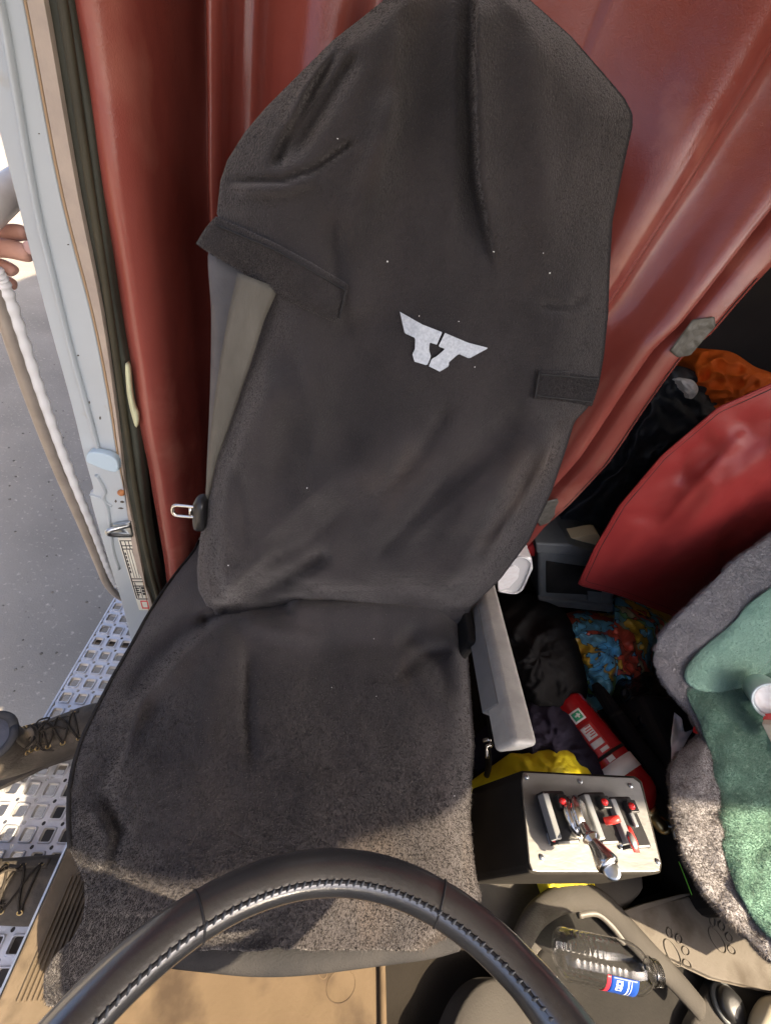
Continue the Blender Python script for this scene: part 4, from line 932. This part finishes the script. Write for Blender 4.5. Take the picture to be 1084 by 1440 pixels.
def lab(t0, t1, a0, a1, m, nm='label_patch', k=1.01):
    def fn(u, v):
        t = t0+(t1-t0)*u; a = a0+(a1-a0)*v; return x0+(x1-x0)*t+er*k*(eu*math.cos(a)+en*math.sin(a))
    build(nm, *G(fn, 8, 8), m, eb, mods=[('solid', .0006)])
sg = 1
for s_ in (1,):
    lab(.17, .27, -.45, .15, M_['labelwhite']); lab(.185, .255, -.36, .06, M_['labelgreen'], k=1.016)
    lab(.30, .56, -.5, .25, M_['labelred']); lab(.32, .43, -.35, .15, M_['labelwhite'], k=1.016); lab(.45, .50, -.4, .2, M_['labelwhite'], k=1.016); lab(.52, .55, -.4, .0, M_['labelwhite'], k=1.016)
    lab(.595, .635, -.3, .02, M_['labelwhite'], k=1.016)
    for j in range(5): lab(.325+j*.02, .333+j*.02, -.3, -.1+.08*(j % 3), M_['labelred'], 'label_print', k=1.022)
    lab(.20, .24, -.24, -.16, M_['labelwhite'], 'label_print', k=1.022); lab(.21, .225, -.30, -.04, M_['labelwhite'], 'label_print', k=1.022)
build('bracket_band', *lathe(x0+(x1-x0)*.565, x0+(x1-x0)*.59, [(0, er*1.015), (1, er*1.015)], 40), M_['dark'], eb)
vd = x1+ed*.005
build('valve', *lathe(vd, vd+ed*.05, [(0, .022), (.3, .022), (.35, .015), (.8, .016), (1, .012)], 18), M_['brass'], ex)
g0 = PZ(930, 1160, .16); build('gauge', *lathe(g0, g0+eu*.016, [(0, .020), (.8, .020), (1, .017), (.9, .004)], 24), M_['brass'], ex)
build('squeeze_lever', *tube([vd+ed*.03, PZ(945, 1160, .2), PZ(950, 1180, .2)], [.007, .008, .006], 8), M_['zinc'], ex)
# ---------------------------------------------------------------- plastic case, tub
cs = empty('storage_case', PY(805, 850, .93), 'dark grey plastic storage case under the bunk', 'case')
cf = [(756, 768), (800, 764), (862, 778), (866, 800), (862, 858), (800, 854), (757, 846)]
build('case_body', *prism([PY(*p, .94) for p in cf], (0, .16, 0)), M_['case'], cs, smooth=False, mods=[('bevel', .012, 3)])
build('case_lid', *prism([PY(*p, .925) for p in [(753, 764), (800, 766), (866, 786), (866, 796), (800, 780), (754, 778)]], (0, .16, 0)), M_['case'], cs, smooth=False, mods=[('bevel', .006, 2)])
build('case_panel', *prism([PY(*p, .934) for p in [(768, 790), (848, 802), (846, 838), (768, 834)]], (0, .01, 0)), M_['dark'], cs, smooth=False, mods=[('bevel', .004, 2)])
build('case_ledge', *prism([PY(*p, .925) for p in [(757, 842), (862, 853), (862, 862), (757, 851)]], (0, .02, 0)), M_['case'], cs, smooth=False, mods=[('bevel', .004, 2)])
build('latch', *prism([PY(*p, .93) for p in [(826, 832), (846, 834), (846, 848), (826, 846)]], (0, .02, 0)), M_['case'], cs, smooth=False, mods=[('bevel', .003, 2)])
tb = empty('plastic_tub', PY(724, 835, .70), 'small frosted plastic tub wedged between seat back and storage case', 'tub')
build('tub_body', *prism([PY(*p, .70) for p in closed_resample([(700, 800), (728, 780), (748, 786), (750, 800), (735, 832), (722, 837), (700, 834)], 40, False)], (0, .06, 0)), M_['tub'], tb, mods=[('bevel', .006, 3)])
build('tub_lid', *tube(spl([PY(*p, .697) for p in [(700, 803), (728, 784), (744, 789), (745, 800), (732, 829), (720, 834), (700, 830)]], 40), .003, 8), M_['tub'], tb)
build('tub_sticker', *prism([PY(*p, .699) for p in closed_resample([(700, 806), (722, 794), (730, 800), (728, 812), (715, 826), (700, 829)], 30, False)], (0, -.002, 0)), M_['labelwhite'], tb, smooth=False)
# ---------------------------------------------------------------- bunk things
def hang(name, outline, y, m, label, cat, seed, wr=.03, fs=30, bulge=.06, centre=None):
    def fn(q_, r):
        p = PY(q_[0], q_[1], y); d = p-CAM
        rid = 1-abs(nz((q_[0]/fs, q_[1]/fs, seed), 1, seed))*2
        return p-d/np.linalg.norm(d)*(bulge*(1-r**2.2)+wr*rid*(1-r**8)+.3*wr*nz((q_[0]/10, q_[1]/10, 0), 1, seed))
    o = build(name, *disc(outline, fn, 26, 130, centre=centre, skirt=lambda p: p+np.array([.0, .10, -.03])), m); return tag(o, label, cat)
hang('black_jacket', [(905, 560), (950, 515), (1000, 540), (1030, 575), (990, 600), (930, 650), (870, 720), (840, 775), (790, 765), (755, 760), (775, 730), (850, 650)], 1.10, M_['jacket'], 'shiny black jacket stuffed in the bunk opening behind the curtain', 'jacket', 3, .035, 34)
hang('orange_jacket', [(970, 520), (985, 496), (1025, 494), (1060, 515), (1090, 530), (1070, 560), (1030, 575), (1005, 590), (975, 555)], 1.12, M_['orange'], 'crumpled orange hi-vis garment lying in the bunk', 'garment', 8, .028, 20)
hang('white_tag', [(957, 536), (972, 534), (981, 545), (978, 556), (968, 560)], 1.05, M_['labelwhite'], 'white cloth tag between the black and orange garments', 'tag', 2, .006, 8, .008)
o = build('cream_board', *prism([PY(*p, .965) for p in closed_resample([(758, 754), (800, 757), (842, 752), (832, 778), (800, 776), (770, 765)], 40)], (0, .05, 0)), M_['cream'], mods=[('bevel', .003, 2)]); tag(o, 'cream board edge under the black jacket', 'board')
o = build('red_cloth_scrap', *disc([(742, 772), (756, 760), (772, 765), (764, 778), (748, 782)], lambda q_, r: PY(q_[0], q_[1], .985-.01*(1-r)), 5, 30, skirt=lambda p: p+np.array([0, .02, 0])), M_['red']); tag(o, 'scrap of bright red cloth beside the cream board', 'cloth')
# metal belt buckle hanging in the gap beside the seat
bk = empty('belt_buckle', PZ(686, 1068, .28), 'small chrome buckle in the dark gap beside the seat cushion', 'buckle')
build('buckle_loop', *tube(spl([PZ(679, 1042, .34), PZ(688, 1040, .35), PZ(690, 1048, .34), PZ(684, 1050, .34), PZ(685, 1066, .33)], 20), .0045, 8), M_['chrome'], bk)
build('buckle_stalk', *tube(spl([PZ(685, 1050, .34), PZ(687, 1075, .30), PZ(684, 1090, .24)], 12), .007, 8), M_['dark'], bk)
# ================================================================ WATER BOTTLE
b0, b1 = PZ(782, 1338, .215), PZ(926, 1369, .235)
bt = empty('water_bottle', (b0+b1)/2-np.array([0, 0, .04]), 'clear empty plastic bottle with a blue label lying on the console', 'bottle')
R0 = .038
prof_ = [(0, .008), (.0, .022), (.02, .031), (.06, R0*.96), (.09, R0)]
for k in range(9):
    t = .12+k*.055; prof_ += [(t, R0*.99), (t+.02, R0*.968), (t+.035, R0*.99)]
prof_ += [(.63, R0), (.70, R0), (.76, R0*.96), (.82, R0*.84), (.87, R0*.64), (.90, R0*.52), (.91, R0*.50), (.915, R0*.58), (.925, R0*.58), (.93, R0*.48), (1.0, R0*.47)]
bv, bf = lathe(b0, b1, prof_, 44); bf = bf[:-1]
bb_ = build('bottle_body', bv, bf, M_['plastic'], bt, mods=[('solid', .0009, -1)])
for t in (.945, .962, .98):
    bd = (b1-b0); a = b0+bd*t
    nrm_ = bd/np.linalg.norm(bd); n1 = np.cross(nrm_, (0, 0, 1)); n1 /= np.linalg.norm(n1); n2 = np.cross(nrm_, n1)
    build('neck_thread', *tube([a+R0*.49*(n1*math.cos(x)+n2*math.sin(x))+bd*.012*x/6.28 for x in np.linspace(0, 6.2, 30)], .0012, 6), M_['plastic'], bb_)
def blab(t0, t1, a0, a1, m, nm, k):
    def fn(u, v):
        t = t0+(t1-t0)*u; a = a0+(a1-a0)*v; return b0+bd*t+R0*k*(vu*math.cos(a)+vn*math.sin(a))
    return build(nm, *G(fn, 10, 14), m, bt, mods=[('solid', .0003)])
vn = np.cross(nrm_, CAM-b0); vn /= np.linalg.norm(vn); vu = np.cross(vn, nrm_)
if np.dot(vu, CAM-b0) < 0: vu = -vu
if np.dot(vn, UP) < 0: vn = -vn
mb = mat('label_blue', (.015, .06, .30), rough=.35); mr_ = mat('label_red_edge', (.60, .03, .05), rough=.35); mw = mat('label_ink_white', (.75, .77, .8), rough=.4)
blab(.42, .68, -1.7, -.42, mb, 'label', 1.012); blab(.385, .42, -1.7, -.42, mr_, 'label_edge', 1.012)
blab(.47, .53, -.78, -.56, mw, 'label_mark', 1.02); blab(.47, .53, -1.06, -.84, mw, 'label_mark', 1.02)
blab(.487, .513, -.73, -.61, mb, 'label_mark_hole', 1.026); blab(.487, .513, -1.01, -.89, mb, 'label_mark_hole', 1.026)
blab(.58, .59, -1.5, -.5, mw, 'label_line', 1.02); blab(.61, .615, -1.5, -.5, mw, 'label_line', 1.02)
# ================================================================ PERSON ON THE STEP (boots and fingers in view)
per = empty('person', (-.86, .30, SZ), 'person in worn brown lace-up boots standing on the step, fingers on the grab handle', 'person')
def chainmesh(name, verts, edges, radii, mat_, parent, sub=2, root=0):
    V = np.array(verts, float); c = (V.min(0)+V.max(0))/2
    me = bpy.data.meshes.new(name); me.from_pydata((V-c).tolist(), edges, []); me.materials.append(mat_)
    o = bpy.data.objects.new(name, me); COL.objects.link(o); o.parent = parent; o.location = c-WO[parent.name]; WO[o.name] = c
    sk_ = o.modifiers.new('skin', 'SKIN'); sk_.use_smooth_shade = True
    for i, r in enumerate(radii): me.skin_vertices[0].data[i].radius = (r, r) if not hasattr(r, '__len__') else r
    me.skin_vertices[0].data[root].use_root = True
    x = o.modifiers.new('sub', 'SUBSURF'); x.levels = sub; x.render_levels = sub
    return o
HB = np.array(PY(4, 352, .82))
def hp_(x, y, yy): return PY(x, y, yy)
a1 = np.array([-.696, .377, SZ+.15]); a2 = np.array([-.643, .114, SZ+.15])
body_v = [(-1.02, .34, .60), (-1.04, .34, .85), (-1.04, .34, 1.05), (-1.03, .34, 1.20), (-1.0, .34, 1.36), (-.985, .34, 1.44),       # pelvis, belly, chest, neck, head, crown
          (-1.02, .44, .58), (-.93, .47, .15), a1, (-1.02, .24, .58), (-.92, .17, .15), a2,                                                  # legs
          (-1.04, .52, 1.12), (-1.0, .72, .95), hp_(-95, 400, .86), hp_(-58, 372, .83), hp_(-30, 362, .82),                             # left arm to the handle
          (-1.04, .15, 1.12), (-1.06, .05, .88), (-1.0, .10, .66), (-.99, .11, .60)]
body_e = [(0, 1), (1, 2), (2, 3), (3, 4), (4, 5), (0, 6), (6, 7), (7, 8), (0, 9), (9, 10), (10, 11), (2, 12), (12, 13), (13, 14), (14, 15), (15, 16), (2, 17), (17, 18), (18, 19), (19, 20)]
body_r = [.13, .14, .15, .055, .095, .05, .085, .062, .045, .085, .062, .045, .06, .045, .032, .030, .026, .06, .045, .03, .025]
nb = len(body_v)
fingers = [([(-30, 352), (-8, 347), (18, 350), (36, 356), (47, 360)], [.0125, .0125, .0125, .0120, .0085], .815),
           ([(-32, 372), (-14, 372), (4, 374), (18, 380), (24, 386)], [.011, .0105, .0105, .0100, .0080], .82),
           ([(-34, 384), (-16, 388), (0, 394), (14, 398), (24, 402)], [.0105, .010, .010, .0098, .0078], .835),
           ([(-36, 394), (-22, 404), (-8, 412), (4, 416), (12, 418)], [.009, .009, .0085, .008, .006], .845),
           ([(-26, 345), (-6, 335), (14, 328), (30, 326), (42, 330)], [.0115, .011, .011, .0105, .008], .84)]
for pts, rr, yy in fingers:
    o_ = len(body_v)
    for i, (p, r_) in enumerate(zip(pts, rr)):
        body_v.append(PY(*p, yy)); body_r.append(r_*1.3)
        body_e.append((16, o_) if i == 0 else (o_+i-1, o_+i))
bd_ = chainmesh('body', body_v, body_e, body_r, M_['skin'], per)
build('fingernail', *disc([(33, 341), (42, 339), (46, 348), (44, 358), (36, 352)], lambda q_, r: PY(q_[0], q_[1], .8005-.002*(1-r*r)), 5, 24, skirt=lambda p: p+np.array([0, .004, 0])), M_['nail'], bd_)
build('fingernail', *disc([(-2, 376), (6, 378), (8, 384), (4, 387), (-3, 386)], lambda q_, r: PY(q_[0], q_[1], .8085-.002*(1-r*r)), 5, 24, skirt=lambda p: p+np.array([0, .004, 0])), M_['nail'], bd_)
# clothes
chainmesh('trousers', [(-1.02, .34, .66), (-1.02, .34, .56), (-1.02, .44, .50), (-.93, .47, .14), tuple(a1), (-1.02, .24, .50), (-.92, .17, .14), tuple(a2)],
          [(0, 1), (1, 2), (2, 3), (3, 4), (1, 5), (5, 6), (6, 7)], [.15, .145, .10, .075, .047, .10, .075, .047], M_['denim'], per)
chainmesh('shirt', [(-1.02, .34, .62), (-1.04, .34, .85), (-1.04, .34, 1.06), (-1.03, .34, 1.16), (-1.04, .52, 1.12), (-1.0, .70, .97), (-1.04, .15, 1.12), (-1.06, .06, .92)],
          [(0, 1), (1, 2), (2, 3), (2, 4), (4, 5), (2, 6), (6, 7)], [.16, .165, .17, .07, .08, .06, .08, .06], M_['shirt'], per)
chainmesh('hair', [(-1.03, .34, 1.37), (-1.02, .34, 1.46)], [(0, 1)], [.10, .085], M_['hair'], per)
# boots
def boot(toe_dir, heel, label=None):
    c, s_ = math.cos(toe_dir), math.sin(toe_dir); heel = np.asarray(heel, float)
    def W(x, y, z): x, y, z = x*1.1, y*1.16, z*1.1; return heel+np.array([x*c-y*s_, x*s_+y*c, z])
    S = [(-.035, .215, -90, .058, .050), (-.035, .17, -90, .057, .049), (-.032, .125, -84, .058, .047), (-.022, .098, -60, .066, .044), (.010, .075, -34, .064, .044), (.050, .062, -20, .052, .047), (.095, .053, -12, .042, .051), (.140, .047, -6, .036, .053), (.175, .043, 0, .031, .047), (.198, .040, 0, .023, .034), (.207, .038, 0, .010, .014)]
    S = [np.array(t) for t in spl(S, 40)]
    def rp(t, th, k=1.0):
        f = t*39; i = min(int(f), 38); v = S[i]*(1-(f-i))+S[i+1]*(f-i); x, z, ang, h, w_ = v; a = math.radians(ang)
        ux, uz = -math.sin(a), math.cos(a)
        ct, st_ = math.cos(th), math.sin(th); sgn = lambda u: math.copysign(abs(u)**.85, u)
        p = W(x+ux*h*sgn(ct)*k, w_*sgn(st_)*k, z+uz*h*sgn(ct)*k)
        return p
    R = [[rp(i/60, th) for th in np.linspace(0, 2*math.pi, 32, endpoint=False)] for i in range(61)]
    R = [[np.array([p[0], p[1], max(p[2], heel[2]+.014)]) + .0018*np.array([0, 0, 1])*nz(p, 60, 3) for p in r] for r in R]
    V, F = ringloft(R, cap=False)
    V = V+[np.mean(R[-1], 0)]; F += [((60)*32+i, (60)*32+(i+1) % 32, len(V)-1) for i in range(32)]
    b = build('boot', V, F, M_['boot'], per, mods=[('solid', .003)], label=label)
    ol_ = [(-.092, 0), (-.08, .034), (-.03, .040), (.03, .040), (.09, .051), (.15, .056), (.19, .045), (.213, .015), (.215, -.012), (.19, -.045), (.15, -.054), (.09, -.049), (.03, -.040), (-.03, -.040), (-.08, -.034)]
    build('sole', *prism([W(x, y, .004) for x, y in closed_resample(ol_, 60)], (0, 0, .022)), M_['sole'], b, mods=[('bevel', .003, 2)])
    # padded collar
    build('collar', *tube([rp(0.0, t, 1.02) for t in np.linspace(0, 2*math.pi, 30)], .010, 10), M_['cuff'], b)
    cap_ = [rp(.015, t, .96) for t in np.linspace(0, 2*math.pi, 30, endpoint=False)]; cc_ = np.mean(cap_, 0)+np.array([0, 0, .012])
    build('trouser_cuff', cap_+[cc_], [(i, (i+1) % 30, 30) for i in range(30)], M_['denim'], b)
    build('tongue', *G(lambda u, v: rp(.02+.50*v, (u-.5)*.9, 1.035), 8, 30), M_['boot'], b, mods=[('solid', .004)])
    ts = [.24, .32, .40, .48, .56, .64]
    for sgn in (-1, 1):
        build('facing', *G(lambda u, v: rp(0.20+.47*v, sgn*(.50+.42*u), 1.045), 6, 24), M_['boot'], b, mods=[('solid', .003)])
        for t in ts:
            p = rp(t, sgn*.66, 1.075); n_ = p-rp(t, sgn*.66, .8); n_ /= np.linalg.norm(n_); e_ = np.cross(n_, (0, 0, 1)); e_ /= np.linalg.norm(e_); e2 = np.cross(n_, e_)
            build('eyelet', *tube([p+.0052*(e_*math.cos(x)+e2*math.sin(x)) for x in np.linspace(0, 2*math.pi, 15)], .0016, 6, cap=False), M_['brass'], b)
    for k in range(len(ts)-1):
        for sgn in (-1, 1):
            P_ = [rp(ts[k]+(ts[k+1]-ts[k])*u, sgn*(.66-1.32*u), 1.09+.10*math.sin(u*math.pi)+(.025 if sgn > 0 else 0)*math.sin(u*math.pi)) for u in np.linspace(0, 1, 12)]
            build('lace', *tube(P_, .0026, 7), M_['lace'], b)
    P_ = [rp(ts[-1], -.66+1.32*u, 1.09+.06*math.sin(u*math.pi)) for u in np.linspace(0, 1, 12)]; build('lace', *tube(P_, .0026, 7), M_['lace'], b)
    k0 = rp(.22, 0, 1.22)
    for sgn in (-1, 1):
        l_ = [k0, k0+np.array([.012, sgn*.018, .014]), k0+np.array([.006+sgn*.010, sgn*.045, .006]), k0+np.array([-.012, sgn*.040, -.006]), k0+np.array([-.006, sgn*.012, .003]), k0]
        build('lace_bow', *tube(spl(l_, 30), .0025, 7), M_['lace'], b)
        l_ = [k0, k0+np.array([.02, sgn*.015, .004]), k0+np.array([.035, sgn*.03, -.012]), k0+np.array([.06, sgn*.028, -.022])]
        build('lace_end', *tube(spl(l_, 20), .0025, 7), M_['lace'], b)
    return b
boot(math.radians(36), (-.665, .400, SZ+.0055), 'worn boot resting nearer the seat cover')
boot(math.radians(2), (-.605, .115, SZ+.0055), 'worn boot resting at the door sill')
# ================================================================ small gravel specks on the asphalt
V, F = [], []
for k in range(420):
    x, y = random.uniform(-3.6, -.75), random.uniform(.4, 4.2); r_ = random.uniform(.003, .009)
    v, f = lathe((x, y, GZ-.002), (x+random.uniform(-.004, .004), y, GZ+r_), [(0, r_), (.6, r_*.8), (1, r_*.2)], 6); V, F = join((V, F), (v, f))
o = build('gravel', V, F, mat('grit', (.03, .029, .027), (.12, .112, .10), 3, .9), smooth=False); tag(o, 'scattered grit on the asphalt yard', 'gravel', kind='stuff')
